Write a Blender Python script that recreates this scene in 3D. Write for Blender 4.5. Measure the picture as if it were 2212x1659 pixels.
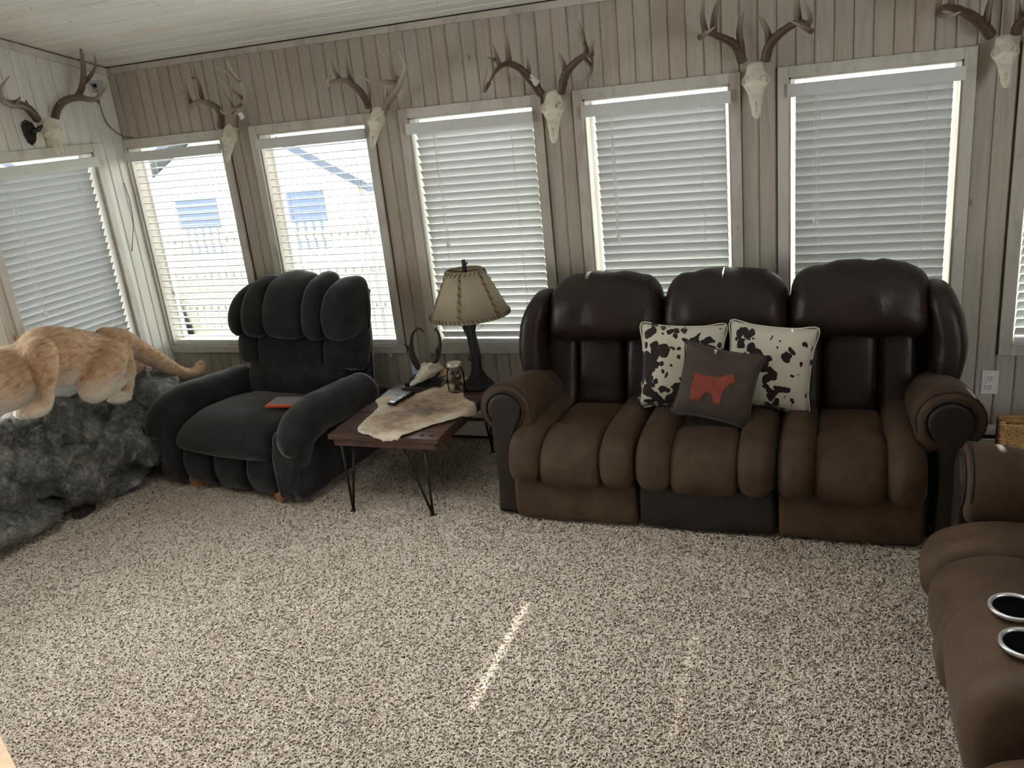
import bpy, bmesh, math, random
from mathutils import Vector, Matrix, noise
random.seed(7)
for o in list(bpy.data.objects): bpy.data.objects.remove(o)
SC = bpy.context.scene
COL = SC.collection
PI = math.pi

# ------------------------------------------------------------------ camera
CAMH, FPX = 1.75, 1825.1
YAW, PITCH, ROLL = math.radians(21.84), math.radians(18.22), math.radians(-6.146)
_f = Vector((-math.sin(YAW)*math.cos(PITCH), math.cos(YAW)*math.cos(PITCH), -math.sin(PITCH)))
_r = Vector((math.cos(YAW), math.sin(YAW), 0)); _u = _r.cross(_f)
CR = math.cos(ROLL)*_r + math.sin(ROLL)*_u
CU = -math.sin(ROLL)*_r + math.cos(ROLL)*_u
CF = _f
cam = bpy.data.cameras.new('camera'); camo = bpy.data.objects.new('camera', cam); COL.objects.link(camo)
camo.matrix_world = Matrix(((CR.x, CU.x, -CF.x, 0), (CR.y, CU.y, -CF.y, 0), (CR.z, CU.z, -CF.z, CAMH), (0, 0, 0, 1)))
cam.sensor_width = 36; cam.lens = FPX/2212*36; cam.clip_start = 0.02; cam.clip_end = 200
SC.camera = camo
def ray(x, y): return CF + CR*((x-1106)/FPX) - CU*((y-829.5)/FPX)
def at_y(x, y, Y): d = ray(x, y); return Vector((0, 0, CAMH)) + d*(Y/d.y)
def at_x(x, y, X): d = ray(x, y); return Vector((0, 0, CAMH)) + d*(X/d.x)
def at_z(x, y, Z): d = ray(x, y); return Vector((0, 0, CAMH)) + d*((Z-CAMH)/d.z)

# ------------------------------------------------------------------ world, sun, exposure
wd = bpy.data.worlds.new('sky'); SC.world = wd; wd.use_nodes = True
bg = wd.node_tree.nodes['Background']; bg.inputs[0].default_value = (0.94, 0.97, 1.0, 1); bg.inputs[1].default_value = 14.0
sun = bpy.data.lights.new('sun', 'SUN'); sun.energy = 22; sun.angle = math.radians(0.6); sun.color = (1, .95, .88)
so = bpy.data.objects.new('sun', sun); COL.objects.link(so)
SUN_EL, SUN_AZ = math.radians(37.5), math.radians(1.5)
sd = Vector((math.sin(SUN_AZ)*math.cos(SUN_EL), -math.cos(SUN_AZ)*math.cos(SUN_EL), -math.sin(SUN_EL)))
so.rotation_euler = sd.to_track_quat('-Z', 'Y').to_euler(); so.location = (0, 12, 10)
SC.view_settings.view_transform = 'Standard'; SC.view_settings.look = 'None'
SC.view_settings.gamma = 1; SC.view_settings.use_curve_mapping = False
SC.view_settings.exposure = -0.1
try:
    SC.cycles.max_bounces = 10; SC.cycles.diffuse_bounces = 6; SC.cycles.transparent_max_bounces = 24
except Exception: pass

# ------------------------------------------------------------------ material helpers
class NT:
    def __init__(s, name):
        s.m = bpy.data.materials.new(name); s.m.use_nodes = True
        s.t = s.m.node_tree; s.n = s.t.nodes; s.l = s.t.links
        s.b = s.n['Principled BSDF']; s.out = s.n['Material Output']
    def new(s, ty, **kw):
        n = s.n.new(ty)
        for k, v in kw.items(): setattr(n, k, v)
        return n
    def link(s, a, b): s.l.new(a, b)
    def coords(s, kind='Object', scale=(1, 1, 1), rand=False):
        tc = s.new('ShaderNodeTexCoord'); mp = s.new('ShaderNodeMapping'); mp.inputs['Scale'].default_value = scale
        s.link(tc.outputs[kind], mp.inputs['Vector'])
        if rand:
            oi = s.new('ShaderNodeObjectInfo'); mu = s.new('ShaderNodeMath', operation='MULTIPLY'); mu.inputs[1].default_value = 37.0
            s.link(oi.outputs['Random'], mu.inputs[0])
            cx = s.new('ShaderNodeCombineXYZ')
            for i in range(3): s.link(mu.outputs[0], cx.inputs[i])
            s.link(cx.outputs[0], mp.inputs['Location'])
        return mp.outputs[0]
    def noise(s, vec, scale, detail=4, rough=.55, dist=0):
        n = s.new('ShaderNodeTexNoise'); n.inputs['Scale'].default_value = scale; n.inputs['Detail'].default_value = detail
        n.inputs['Roughness'].default_value = rough; n.inputs['Distortion'].default_value = dist
        s.link(vec, n.inputs['Vector']); return n.outputs['Fac']
    def ramp(s, fac, stops, interp='LINEAR'):
        r = s.new('ShaderNodeValToRGB'); r.color_ramp.interpolation = interp
        e = r.color_ramp.elements
        while len(e) < len(stops): e.new(.5)
        for i, (p, c) in enumerate(stops):
            e[i].position = p; e[i].color = (*c, 1) if len(c) == 3 else c
        s.link(fac, r.inputs[0]); return r.outputs[0]
    def mix(s, fac, a, b, mode='MIX'):
        n = s.new('ShaderNodeMix', data_type='RGBA', blend_type=mode)
        for v, i in ((fac, 0), (a, 6), (b, 7)):
            if hasattr(v, 'links'): s.link(v, n.inputs[i])
            elif i == 0: n.inputs[0].default_value = v
            else: n.inputs[i].default_value = (*v, 1)
        return n.outputs[2]
    def bump(s, h, strength=.3, dist=.01):
        n = s.new('ShaderNodeBump'); n.inputs['Strength'].default_value = strength; n.inputs['Distance'].default_value = dist
        s.link(h, n.inputs['Height']); s.link(n.outputs[0], s.b.inputs['Normal']); return n
    def set(s, color=None, rough=None, metal=None, spec=None, sheen=None):
        if color is not None:
            if hasattr(color, 'links'): s.link(color, s.b.inputs['Base Color'])
            else: s.b.inputs['Base Color'].default_value = (*color, 1)
        if rough is not None: s.b.inputs['Roughness'].default_value = rough
        if metal is not None: s.b.inputs['Metallic'].default_value = metal
        if spec is not None: s.b.inputs['Specular IOR Level'].default_value = spec
        if sheen is not None: s.b.inputs['Sheen Weight'].default_value = sheen
        return s.m
M = {}
def plain(name, color, rough=.5, metal=0, spec=.5, nz=0.12, sc=30):
    t = NT(name); v = t.coords('Object', rand=True); f = t.noise(v, sc, 3)
    a = tuple(c*(1-nz) for c in color); b = tuple(min(1, c*(1+nz)) for c in color)
    t.set(t.ramp(f, [(.3, a), (.7, b)]), rough, metal, spec)
    M[name] = t.m; return t
# whitewashed pine boards, grain along local Z
def pine(name, base, dark, warm, gs=(30, 30, 1.6)):
    t = NT(name); v = t.coords('Object', gs, rand=True)
    g = t.noise(v, 2.2, 6, .6, .6)
    c1 = t.ramp(g, [(.28, dark), (.5, base), (.75, tuple(min(1, x*1.07) for x in base))])
    oi = t.new('ShaderNodeObjectInfo')
    tone = t.ramp(oi.outputs['Random'], [(0, warm), (.35, (1, 1, 1)), (.8, (.96, .97, .98)), (1, (.9, .88, .85))])
    c2 = t.mix(1.0, c1, tone, 'MULTIPLY')
    v2 = t.coords('Object', (9, 9, 3.2), rand=True)
    vo = t.new('ShaderNodeTexVoronoi'); vo.inputs['Scale'].default_value = 1.0; t.link(v2, vo.inputs['Vector'])
    k = t.ramp(vo.outputs['Distance'], [(.02, (1, 1, 1)), (.075, (0, 0, 0))])
    c3 = t.mix(k, c2, (.22, .17, .12))
    t.set(c3, .55, spec=.35); t.bump(g, .15, .004)
    M[name] = t.m
pine('pine_back_shaded', (.445, .40, .335), (.37, .325, .265), (.985, .95, .91))  # back wall: same pine as the left, its shade put into a darker colour
pine('pine_left_lit', (.70, .675, .62), (.61, .58, .52), (.99, .975, .955))  # same pine, lightened so the left wall looks more strongly lit
pine('pine_ceiling', (.86, .84, .79), (.74, .71, .65), (.96, .92, .88), (1.6, 30, 30))
pine('pine_trim', (.58, .54, .485), (.42, .38, .33), (.97, .93, .9), (6, 6, 2))
plain('groove', (.20, .17, .14), .9)
# vinyl blinds: slats pass a little daylight
t = NT('blind_vinyl'); t.set((.46, .46, .455), .45, spec=.35)
tr = t.new('ShaderNodeBsdfTranslucent'); tr.inputs[0].default_value = (.80, .82, .85, 1)
mx = t.new('ShaderNodeMixShader'); mx.inputs[0].default_value = .02
t.link(t.b.outputs[0], mx.inputs[1]); t.link(tr.outputs[0], mx.inputs[2]); t.link(mx.outputs[0], t.out.inputs[0]); M['vinyl'] = t.m
plain('valance', (.66, .655, .63), .45, nz=.03)
plain('cord', (.75, .74, .71), .7)
# window glass
t = NT('glass'); t.n.remove(t.b)
g1 = t.new('ShaderNodeBsdfTransparent'); g1.inputs[0].default_value = (.95, .97, .96, 1)
g2 = t.new('ShaderNodeBsdfGlossy'); g2.inputs['Roughness'].default_value = .02
fr = t.new('ShaderNodeFresnel'); fr.inputs[0].default_value = 1.45; mx = t.new('ShaderNodeMixShader')
t.link(fr.outputs[0], mx.inputs[0]); t.link(g1.outputs[0], mx.inputs[1]); t.link(g2.outputs[0], mx.inputs[2]); t.link(mx.outputs[0], t.out.inputs[0]); M['glass'] = t.m
plain('white_paint', (.78, .77, .74), .4, nz=.03)
plain('heater', (.74, .73, .70), .35, nz=.03); plain('heater_slot', (.05, .05, .05), .6)
plain('black', (.012, .012, .013), .4); plain('black_gloss', (.015, .014, .014), .22)
plain('dark_metal', (.035, .028, .024), .45, metal=.6)
plain('white_plastic', (.8, .8, .78), .35, nz=.02)
# carpet
def carpet(name, rnd):
    t = NT(name); v = t.coords('Object'); 
    if rnd:
        oi = t.new('ShaderNodeObjectInfo')
        c = t.ramp(oi.outputs['Random'], [(0, (.36, .29, .23)), (.10, (.55, .455, .37)), (.5, (.70, .60, .505)), (.85, (.80, .70, .60)), (1, (.88, .79, .69))])
        geo = t.new('ShaderNodeNewGeometry'); mp = t.new('ShaderNodeMapping'); t.link(geo.outputs['Position'], mp.inputs['Vector']); pv = mp.outputs[0]
    else:
        pv = v; c = t.ramp(t.noise(v, 160, 3, .7), [(.25, (.16, .125, .10)), (.6, (.40, .335, .28))])
    big = t.noise(pv, 1.7, 5, .6)
    c = t.mix(1.0, c, t.ramp(big, [(.3, (.84, .82, .79)), (.7, (1, 1, 1))]), 'MULTIPLY')
    t.set(c, .95, spec=.1); M[name] = t.m
carpet('carpet', False); carpet('carpet_tuft', True)
# upholstery
def cloth(name, a, b, rough, spec, sheen, nsc=6, bsc=90, bst=.15, wr=.25):
    t = NT(name); v = t.coords('Object'); n1 = t.noise(v, nsc, 5, .6, .4)
    t.set(t.ramp(n1, [(.32, a), (.68, b)]), rough, spec=spec, sheen=sheen)
    n2 = t.noise(v, bsc, 3); n3 = t.noise(t.coords('Object', (26, 26, 7)), 1, 2, .5, .8)
    m = t.new('ShaderNodeMath', operation='MULTIPLY_ADD'); t.link(n3, m.inputs[0]); m.inputs[1].default_value = wr*6; t.link(n2, m.inputs[2])
    t.bump(m.outputs[0], bst, .01)
    t.b.inputs['Sheen Roughness'].default_value = .4
    M[name] = t.m; return t
cloth('suede', (.050, .029, .017), (.098, .060, .036), .65, .25, .04)
cloth('suede_loveseat', (.062, .035, .020), (.108, .064, .038), .6, .3, .05)
cloth('leather', (.017, .009, .0065), (.029, .016, .0115), .42, .36, .0)
cloth('leather_side', (.022, .015, .0125), (.032, .022, .018), .5, .35, .0)
cloth('velvet', (.013, .0125, .0125), (.030, .029, .029), .85, .15, .35, 9, 160, .2, .1)
plain('oak', (.42, .2, .09), .5)
plain('light_oak', (.62, .42, .25), .5)

# ------------------------------------------------------------------ object helpers
def link(o, parent=None):
    COL.objects.link(o)
    if parent is not None: o.parent = parent
    return o
def mesh(name, verts, faces, mat, parent=None, smooth=True, loc=None):
    me = bpy.data.meshes.new(name); me.from_pydata([tuple(v) for v in verts], [], faces); me.update()
    if smooth:
        for p in me.polygons: p.use_smooth = True
    if mat: me.materials.append(M[mat] if isinstance(mat, str) else mat)
    o = bpy.data.objects.new(name, me)
    if loc is not None: o.location = loc
    return link(o, parent)
def tag(o, label, cat, group=None, kind=None):
    o['label'] = label; o['category'] = cat
    if group: o['group'] = group
    if kind: o['kind'] = kind
    return o
def thing(name, loc, rz, label, cat, group=None):
    o = bpy.data.objects.new(name, None); o.empty_display_size = .1; o.location = loc; o.rotation_euler = (0, 0, rz)
    link(o); return tag(o, label, cat, group)
def struct(o): o['kind'] = 'structure'; return o
def bm_obj(name, bm, mat, parent=None, smooth=False, loc=None):
    me = bpy.data.meshes.new(name); bm.normal_update(); bm.to_mesh(me); bm.free()
    if smooth:
        for p in me.polygons: p.use_smooth = True
    me.materials.append(M[mat] if isinstance(mat, str) else mat)
    o = bpy.data.objects.new(name, me)
    if loc is not None: o.location = loc
    return link(o, parent)
def bx(bm, x0, x1, y0, y1, z0, z1, bev=0):
    r = bmesh.ops.create_cube(bm, size=1)
    for v in r['verts']:
        v.co = Vector(((x0+x1)/2+v.co.x*(x1-x0), (y0+y1)/2+v.co.y*(y1-y0), (z0+z1)/2+v.co.z*(z1-z0)))
    if bev:
        es = {e for v in r['verts'] for e in v.link_edges}
        bmesh.ops.bevel(bm, geom=list(es), offset=bev, segments=2, affect='EDGES', profile=.6)
def box(name, x0, x1, y0, y1, z0, z1, mat, parent=None, bev=.004, smooth=False):
    bm = bmesh.new(); bx(bm, x0, x1, y0, y1, z0, z1, bev); return bm_obj(name, bm, mat, parent, smooth)
def spline(pts, n, closed=False):
    P = [Vector(p) for p in pts]; out = []; m = len(P)
    segs = m if closed else m-1
    per = max(1, n//segs)
    for i in range(segs):
        if closed: a, b, c, d = P[(i-1) % m], P[i], P[(i+1) % m], P[(i+2) % m]
        else: a, b, c, d = P[max(i-1, 0)], P[i], P[i+1], P[min(i+2, m-1)]
        for k in range(per):
            t = k/per
            out.append(.5*((2*b)+(c-a)*t+(2*a-5*b+4*c-d)*t*t+(3*b-a-3*c+d)*t**3))
    if not closed: out.append(P[-1])
    return out
def tube_data(pts, rad, seg=8, V=None, F=None):
    V = [] if V is None else V; F = [] if F is None else F
    P = [Vector(p) for p in pts]; n = len(P); R = rad if hasattr(rad, '__len__') else [rad]*n
    base = len(V); ref = None
    for i in range(n):
        tg = (P[min(i+1, n-1)]-P[max(i-1, 0)])
        tg = tg.normalized() if tg.length > 1e-9 else Vector((0, 0, 1))
        if ref is None:
            ref = tg.orthogonal().normalized()
        ref = (ref-tg*ref.dot(tg)); ref = ref.normalized() if ref.length > 1e-6 else tg.orthogonal().normalized()
        bn = tg.cross(ref)
        for k in range(seg):
            a = 2*PI*k/seg; V.append(P[i]+(ref*math.cos(a)+bn*math.sin(a))*R[i])
    for i in range(n-1):
        for k in range(seg):
            a = base+i*seg+k; b = base+i*seg+(k+1) % seg; F.append((a, b, b+seg, a+seg))
    F.append(tuple(base+k for k in range(seg))[::-1]); F.append(tuple(base+(n-1)*seg+k for k in range(seg)))
    return V, F
def tube(name, pts, rad, mat, parent=None, seg=8, sm=0):
    if sm:
        k = len(pts); p2 = spline(pts, sm)
        if hasattr(rad, '__len__'):
            rr = []
            for i in range(len(p2)):
                q = i/(len(p2)-1)*(k-1); a = int(min(q, k-2)); rr.append(rad[a]+(rad[a+1]-rad[a])*(q-a))
            rad = rr
        pts = p2
    V, F = tube_data(pts, rad, seg); return mesh(name, V, F, mat, parent)
def lathe(name, prof, mat, parent=None, seg=32, c=(0, 0, 0), caps=True):
    V = []; F = []; n = len(prof)
    for r, z in prof:
        for k in range(seg):
            a = 2*PI*k/seg; V.append((c[0]+r*math.cos(a), c[1]+r*math.sin(a), c[2]+z))
    for i in range(n-1):
        for k in range(seg):
            a = i*seg+k; b = i*seg+(k+1) % seg; F.append((a, b, b+seg, a+seg))
    if caps: F.append(tuple(range(seg))[::-1]); F.append(tuple((n-1)*seg+k for k in range(seg)))
    return mesh(name, V, F, mat, parent)
def puff(name, prof, c0, c1, r, mat, parent=None, mp=None, n=44, bulge=0.0, wrinkle=0.0, warp=None, mid=6):
    """closed profile (a,b) swept along c with pillowed ends"""
    P = spline([(p[0], p[1], 0) for p in prof], n, True); m = len(P)
    area = sum(P[i].x*P[(i+1) % m].y-P[(i+1) % m].x*P[i].y for i in range(m))
    if area < 0: P.reverse()
    N = []
    for i in range(m):
        t = P[(i+1) % m]-P[i-1]; t.normalize(); N.append(Vector((t.y, -t.x, 0)))
    L = c1-c0; cs = []
    k = 6
    for i in range(k): a = PI/2*i/k; cs.append((r*(1-math.cos(a)) if False else r*(1-math.cos(a)), r*(1-math.sin(a))))
    cs = [(r*(1-math.cos(PI/2*i/k)), r*(1-math.sin(PI/2*i/k))) for i in range(k)]
    rings = [(c0+d, ins) for d, ins in cs]
    rings += [(c0+r+(L-2*r)*i/mid, 0) for i in range(mid+1)]
    rings += [(c1-d, ins) for d, ins in reversed(cs)]
    mp = mp or (lambda a, b, c: (c, a, b))
    V = []; F = []
    for c, ins in rings:
        tt = 2*(c-c0)/L-1
        for i in range(m):
            q = P[i]-N[i]*ins+N[i]*bulge*(1-tt*tt)
            if wrinkle:
                w = noise.noise(Vector((q.x*9+c*2.1, q.y*9, c*16)))*wrinkle
                q = q+N[i]*w
            a, b, cc = q.x, q.y, c
            if warp: a, b, cc = warp(a, b, cc)
            V.append(mp(a, b, cc))
    R = len(rings)
    for j in range(R-1):
        for i in range(m):
            a = j*m+i; b = j*m+(i+1) % m; F.append((a, b, b+m, a+m))
    F.append(tuple(range(m))[::-1]); F.append(tuple((R-1)*m+i for i in range(m)))
    o = mesh(name, V, F, mat, parent)
    bm = bmesh.new(); bm.from_mesh(o.data); bmesh.ops.recalc_face_normals(bm, faces=bm.faces); bm.to_mesh(o.data); bm.free()
    for p in o.data.polygons: p.use_smooth = True
    return o
def sbox(name, c, d, mat, parent=None, e=4.0, n=10, warp=None, wrinkle=0, es=None):
    """superellipsoid block: centre c, size d, exponent e"""
    bm = bmesh.new(); bmesh.ops.create_cube(bm, size=2)
    bmesh.ops.subdivide_edges(bm, edges=bm.edges[:], cuts=n, use_grid_fill=True)
    es = es or (e, e, e)
    for v in bm.verts:
        x, y, z = (math.tan(q*PI/4) for q in v.co)
        mm = max(abs(x), abs(y), abs(z), 1e-9)
        s = (abs(x)**e+abs(y)**e+abs(z)**e)**(1/e)
        p = Vector((x/s*d[0]/2, y/s*d[1]/2, z/s*d[2]/2))
        if warp: p = Vector(warp(p))
        p = p+Vector(c)
        if wrinkle: p += p.normalized()*noise.noise(p*14)*wrinkle
        v.co = p
    bmesh.ops.recalc_face_normals(bm, faces=bm.faces)
    return bm_obj(name, bm, mat, parent, True)

# ================================================================== SETTING
W, XL, XR, YR = 4.04, -3.882, 2.35, -1.9
HC, SL = 2.18, 0.213
def ceil_z(y): return HC+SL*(W-y)
Z0, Z1 = .535, 1.737          # window opening
PP = .0765                    # board pitch
# floor
bm = bmesh.new(); bx(bm, XL-.2, XR+.2, YR-.2, W+.2, -.12, 0); struct(bm_obj('floor', bm, 'carpet'))
bpy.data.objects['floor']['label'] = 'beige carpeted floor'
_tuftV = []; _tuftF = []
tube_data([(-.006, 0, .0), (-.004, .001, .006), (.0005, .0025, .0095), (.006, .0, .0085), (.0095, -.002, .004)], [.0028, .0031, .0031, .0027, .0012], 5, _tuftV, _tuftF)
tme = bpy.data.meshes.new('tuft'); tme.from_pydata([tuple(v) for v in _tuftV], [], _tuftF); tme.update()
for p in tme.polygons: p.use_smooth = True
tme.materials.append(M['carpet_tuft'])
def carpet_pile():
    V = []; F = []
    me = bpy.data.meshes.new('carpet_pile'); me.from_pydata([(XL+.01, .45, .0), (1.5, .45, .0), (1.5, W-.02, .0), (XL+.01, W-.02, .0)], [], [(0, 1, 2, 3)]); me.update()
    o = link(bpy.data.objects.new('carpet_pile', me))
    src = bpy.data.objects.new('tuft', tme)
    ng = bpy.data.node_groups.new('pile', 'GeometryNodeTree')
    ng.interface.new_socket('Geometry', in_out='INPUT', socket_type='NodeSocketGeometry')
    ng.interface.new_socket('Geometry', in_out='OUTPUT', socket_type='NodeSocketGeometry')
    N = ng.nodes; L = ng.links
    i = N.new('NodeGroupInput'); ou = N.new('NodeGroupOutput')
    d = N.new('GeometryNodeDistributePointsOnFaces'); d.inputs['Density'].default_value = 24000
    inst = N.new('GeometryNodeInstanceOnPoints'); ob = N.new('GeometryNodeObjectInfo'); ob.inputs['Object'].default_value = src
    rv = N.new('FunctionNodeRandomValue'); rv.data_type = 'FLOAT_VECTOR'
    rv.inputs[0].default_value = (-.35, -.35, 0); rv.inputs[1].default_value = (.35, .35, 6.283)
    rs = N.new('FunctionNodeRandomValue'); rs.data_type = 'FLOAT'; rs.inputs[2].default_value = .5; rs.inputs[3].default_value = .88; rs.inputs['Seed'].default_value = 5
    jn = N.new('GeometryNodeJoinGeometry')
    L.new(i.outputs[0], d.inputs['Mesh']); L.new(d.outputs['Points'], inst.inputs['Points']); L.new(ob.outputs['Geometry'], inst.inputs['Instance'])
    L.new(rv.outputs[0], inst.inputs['Rotation']); L.new(rs.outputs[1], inst.inputs['Scale'])
    L.new(inst.outputs[0], ou.inputs[0])
    md = o.modifiers.new('pile', 'NODES'); md.node_group = ng
    me.materials.append(M['carpet_tuft'])
    tag(o, 'beige twisted carpet pile covering the whole floor', 'carpet', kind='stuff')
carpet_pile()

def board_mesh(L, wd, th, key={}):
    k = (round(L, 3), round(wd, 4), th)
    if k not in key:
        c = .006; h = wd/2
        pr = [(-h, 0), (-h, -th+c*.8), (-h+c, -th), (h-c, -th), (h, -th+c*.8), (h, 0)]
        V = [(x, y, 0) for x, y in pr]+[(x, y, L) for x, y in pr]
        F = [(i, (i+1) % 6, (i+1) % 6+6, i+6) for i in range(6)]+[tuple(range(6))[::-1], tuple(range(6, 12))]
        me = bpy.data.meshes.new('plank'); me.from_pydata(V, [], F); me.update(); key[k] = me
    return key[k]
def plank(parent, L, loc, rz, mat, wd=PP-.0022, th=.014):
    me = board_mesh(L, wd, th)
    if not me.materials: me.materials.append(M[mat])
    o = bpy.data.objects.new('plank', me); o.location = loc; o.rotation_euler = (0, 0, rz); link(o, parent)
    return o
TH = .014
# ---- back wall
WC = [-3.532+.919*i for i in range(6)]; WH = .336; CAS = .046
def wall_boxes(bm, a0, a1, spans, z0, z1, fz, d0, d1, axis):
    """wall slab with openings; spans=[(c0,c1)]"""
    def add(p, q, za, zb):
        if q-p < 1e-4: return
        if axis == 'x': bx(bm, p, q, d0, d1, za, zb)
        else: bx(bm, d0, d1, p, q, za, zb)
    cur = a0
    for s, e in spans:
        add(cur, s, 0, fz); add(s, e, 0, z0); add(s, e, z1, fz); cur = e
    add(cur, a1, 0, fz)
bm = bmesh.new()
wall_boxes(bm, XL-.15, XR, [(c-WH, c+WH) for c in WC], Z0, Z1, HC+.25, W+TH, W+.14, 'x')
wb = struct(bm_obj('wall_back', bm, 'groove'))
def columns(a0, a1, ref, openings):
    k0 = math.ceil((a0-ref)/PP); k1 = math.floor((a1-ref)/PP)
    es = [ref+k*PP for k in range(k0, k1+1)]
    for p in es[:-1]: yield p, p+PP
x_ref = (WC[0]+WC[1])/2
cols = list(columns(XL-.1, XR, x_ref, None))
for p, q in cols:
    c = (p+q)/2
    if q < XL+.004: continue
    inwin = any(abs(c-w) < WH+CAS-.01 for w in WC)
    if inwin:
        plank(wb, HC-.03-(Z1+.044), (c, W+TH, Z1+.044), 0, 'pine_back_shaded')
        plank(wb, Z0-.042, (c, W+TH, 0.0), 0, 'pine_back_shaded')
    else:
        plank(wb, HC-.03, (c, W+TH, 0.0), 0, 'pine_back_shaded')
# ---- left wall
LWIN = [(3.425, .365), (2.48, .336), (1.56, .336)]
bm = bmesh.new()
wall_boxes(bm, YR, W, sorted([(c-h, c+h) for c, h in LWIN]), Z0, Z1, 2.17, XL-.14, XL-TH, 'y')
V = [(XL-.14, YR, 2.17), (XL-TH, YR, 2.17), (XL-TH, W, 2.17), (XL-.14, W, 2.17), (XL-.14, YR, ceil_z(YR)+.02), (XL-TH, YR, ceil_z(YR)+.02), (XL-TH, W, ceil_z(W)+.02), (XL-.14, W, ceil_z(W)+.02)]
vs = [bm.verts.new(v) for v in V]
for f in ((0, 1, 2, 3), (4, 5, 6, 7), (0, 1, 5, 4), (1, 2, 6, 5), (2, 3, 7, 6), (3, 0, 4, 7)): bm.faces.new([vs[i] for i in f])
bmesh.ops.recalc_face_normals(bm, faces=bm.faces)
wl = struct(bm_obj('wall_left', bm, 'groove'))
y = W-PP/2
while y > .3:
    inwin = any(abs(y-c) < h+CAS-.01 for c, h in LWIN)
    zt = ceil_z(y)-.035
    if inwin:
        plank(wl, zt-(Z1+.044), (XL-TH, y, Z1+.044), PI/2, 'pine_left_lit'); plank(wl, Z0-.042, (XL-TH, y, 0), PI/2, 'pine_left_lit')
    else: plank(wl, zt, (XL-TH, y, 0), PI/2, 'pine_left_lit')
    y -= PP
# ---- ceiling
ang = math.atan(SL)
FILL_SKYLIGHT = (-2.6, -.4, .95, 1.95)      # unseen skylight added to brighten the carpet: x0, x1, y0, y1
bm = bmesh.new()
for xa, xb, ya, yb in ((XL-.14, XR+.14, FILL_SKYLIGHT[3], W+.14), (XL-.14, XR+.14, YR-.14, FILL_SKYLIGHT[2]), (XL-.14, FILL_SKYLIGHT[0], FILL_SKYLIGHT[2], FILL_SKYLIGHT[3]), (FILL_SKYLIGHT[1], XR+.14, FILL_SKYLIGHT[2], FILL_SKYLIGHT[3])):
    V = [(xa, yb, ceil_z(yb)+.016), (xb, yb, ceil_z(yb)+.016), (xb, ya, ceil_z(ya)+.016), (xa, ya, ceil_z(ya)+.016)]
    vs = [bm.verts.new(v) for v in V]+[bm.verts.new((v[0], v[1], v[2]+.12)) for v in V]
    for f in ((0, 1, 2, 3), (7, 6, 5, 4), (0, 4, 5, 1), (1, 5, 6, 2), (2, 6, 7, 3), (3, 7, 4, 0)): bm.faces.new([vs[i] for i in f])
bmesh.ops.recalc_face_normals(bm, faces=bm.faces)
ce = struct(bm_obj('ceiling', bm, 'groove'))
def ceil_board(L):
    c = .0025; h = (PP-.0055)/2; th = .014
    pr = [(-h, .0), (-h, -th+c), (-h+c, -th), (h-c, -th), (h, -th+c), (h, 0)]
    V = [(-L/2, a, b) for a, b in pr]+[(L/2, a, b) for a, b in pr]
    F = [(i, (i+1) % 6, (i+1) % 6+6, i+6) for i in range(6)]+[tuple(range(6))[::-1], tuple(range(6, 12))]
    me = bpy.data.meshes.new('plank'); me.from_pydata(V, [], F); me.update(); me.materials.append(M['pine_ceiling']); return me
cbm = ceil_board(XR-XL); cb2 = ceil_board(XR-FILL_SKYLIGHT[1]); cb3 = ceil_board(FILL_SKYLIGHT[0]-XL)
n = int((W-YR)/(PP*math.cos(ang)))
for i in range(n):
    yy = W-(i+.5)*PP*math.cos(ang)
    for bme, xx in ([(cbm, (XL+XR)/2)] if not FILL_SKYLIGHT[2]-PP/2 < yy < FILL_SKYLIGHT[3]+PP/2 else [(cb2, (XR+FILL_SKYLIGHT[1])/2), (cb3, (XL+FILL_SKYLIGHT[0])/2)]):
        o = bpy.data.objects.new('plank', bme); o.location = (xx, yy, ceil_z(yy)+.015); o.rotation_euler = (-ang, 0, 0); link(o, ce)
e = bpy.data.objects.new('window_12', None); link(e); struct(e); e.location = ((FILL_SKYLIGHT[0]+FILL_SKYLIGHT[1])/2, (FILL_SKYLIGHT[2]+FILL_SKYLIGHT[3])/2, ceil_z((FILL_SKYLIGHT[2]+FILL_SKYLIGHT[3])/2)+.13); e.rotation_euler = (-ang, 0, 0)  # glazing of the added skylight, out of view, there to light the floor
hw_, hd_ = (FILL_SKYLIGHT[1]-FILL_SKYLIGHT[0])/2, (FILL_SKYLIGHT[3]-FILL_SKYLIGHT[2])/2/math.cos(ang)
box('pane', -hw_, hw_, -hd_, hd_, .0, .005, 'glass', e, 0)
for s_ in (-1, 1):
    box('sash', -hw_, hw_, s_*hd_-.03, s_*hd_+.03, -.02, .02, 'white_paint', e, .003); box('sash', s_*hw_-.03, s_*hw_+.03, -hd_, hd_, -.02, .02, 'white_paint', e, .003)
# crown strips, corner strip
def trim(name, p, mat='pine_trim'): return struct(box(name, *p, mat, bev=.003))
trim('trim_1', (XL, XR, W-.016, W+.004, HC-.036, HC-.004))
bm = bmesh.new()
for yy in (W, -.5):
    for dx in (0, .016):
        for dz in (-.045, -.008): bm.verts.new((XL+dx-.002, yy, ceil_z(yy)+dz))
bm.verts.ensure_lookup_table(); v = bm.verts
for f in ((0, 1, 3, 2), (4, 6, 7, 5), (0, 4, 5, 1), (1, 5, 7, 3), (3, 7, 6, 2), (2, 6, 4, 0)): bm.faces.new([v[i] for i in f])
bmesh.ops.recalc_face_normals(bm, faces=bm.faces)
struct(bm_obj('trim_2', bm, 'pine_trim'))
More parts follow.
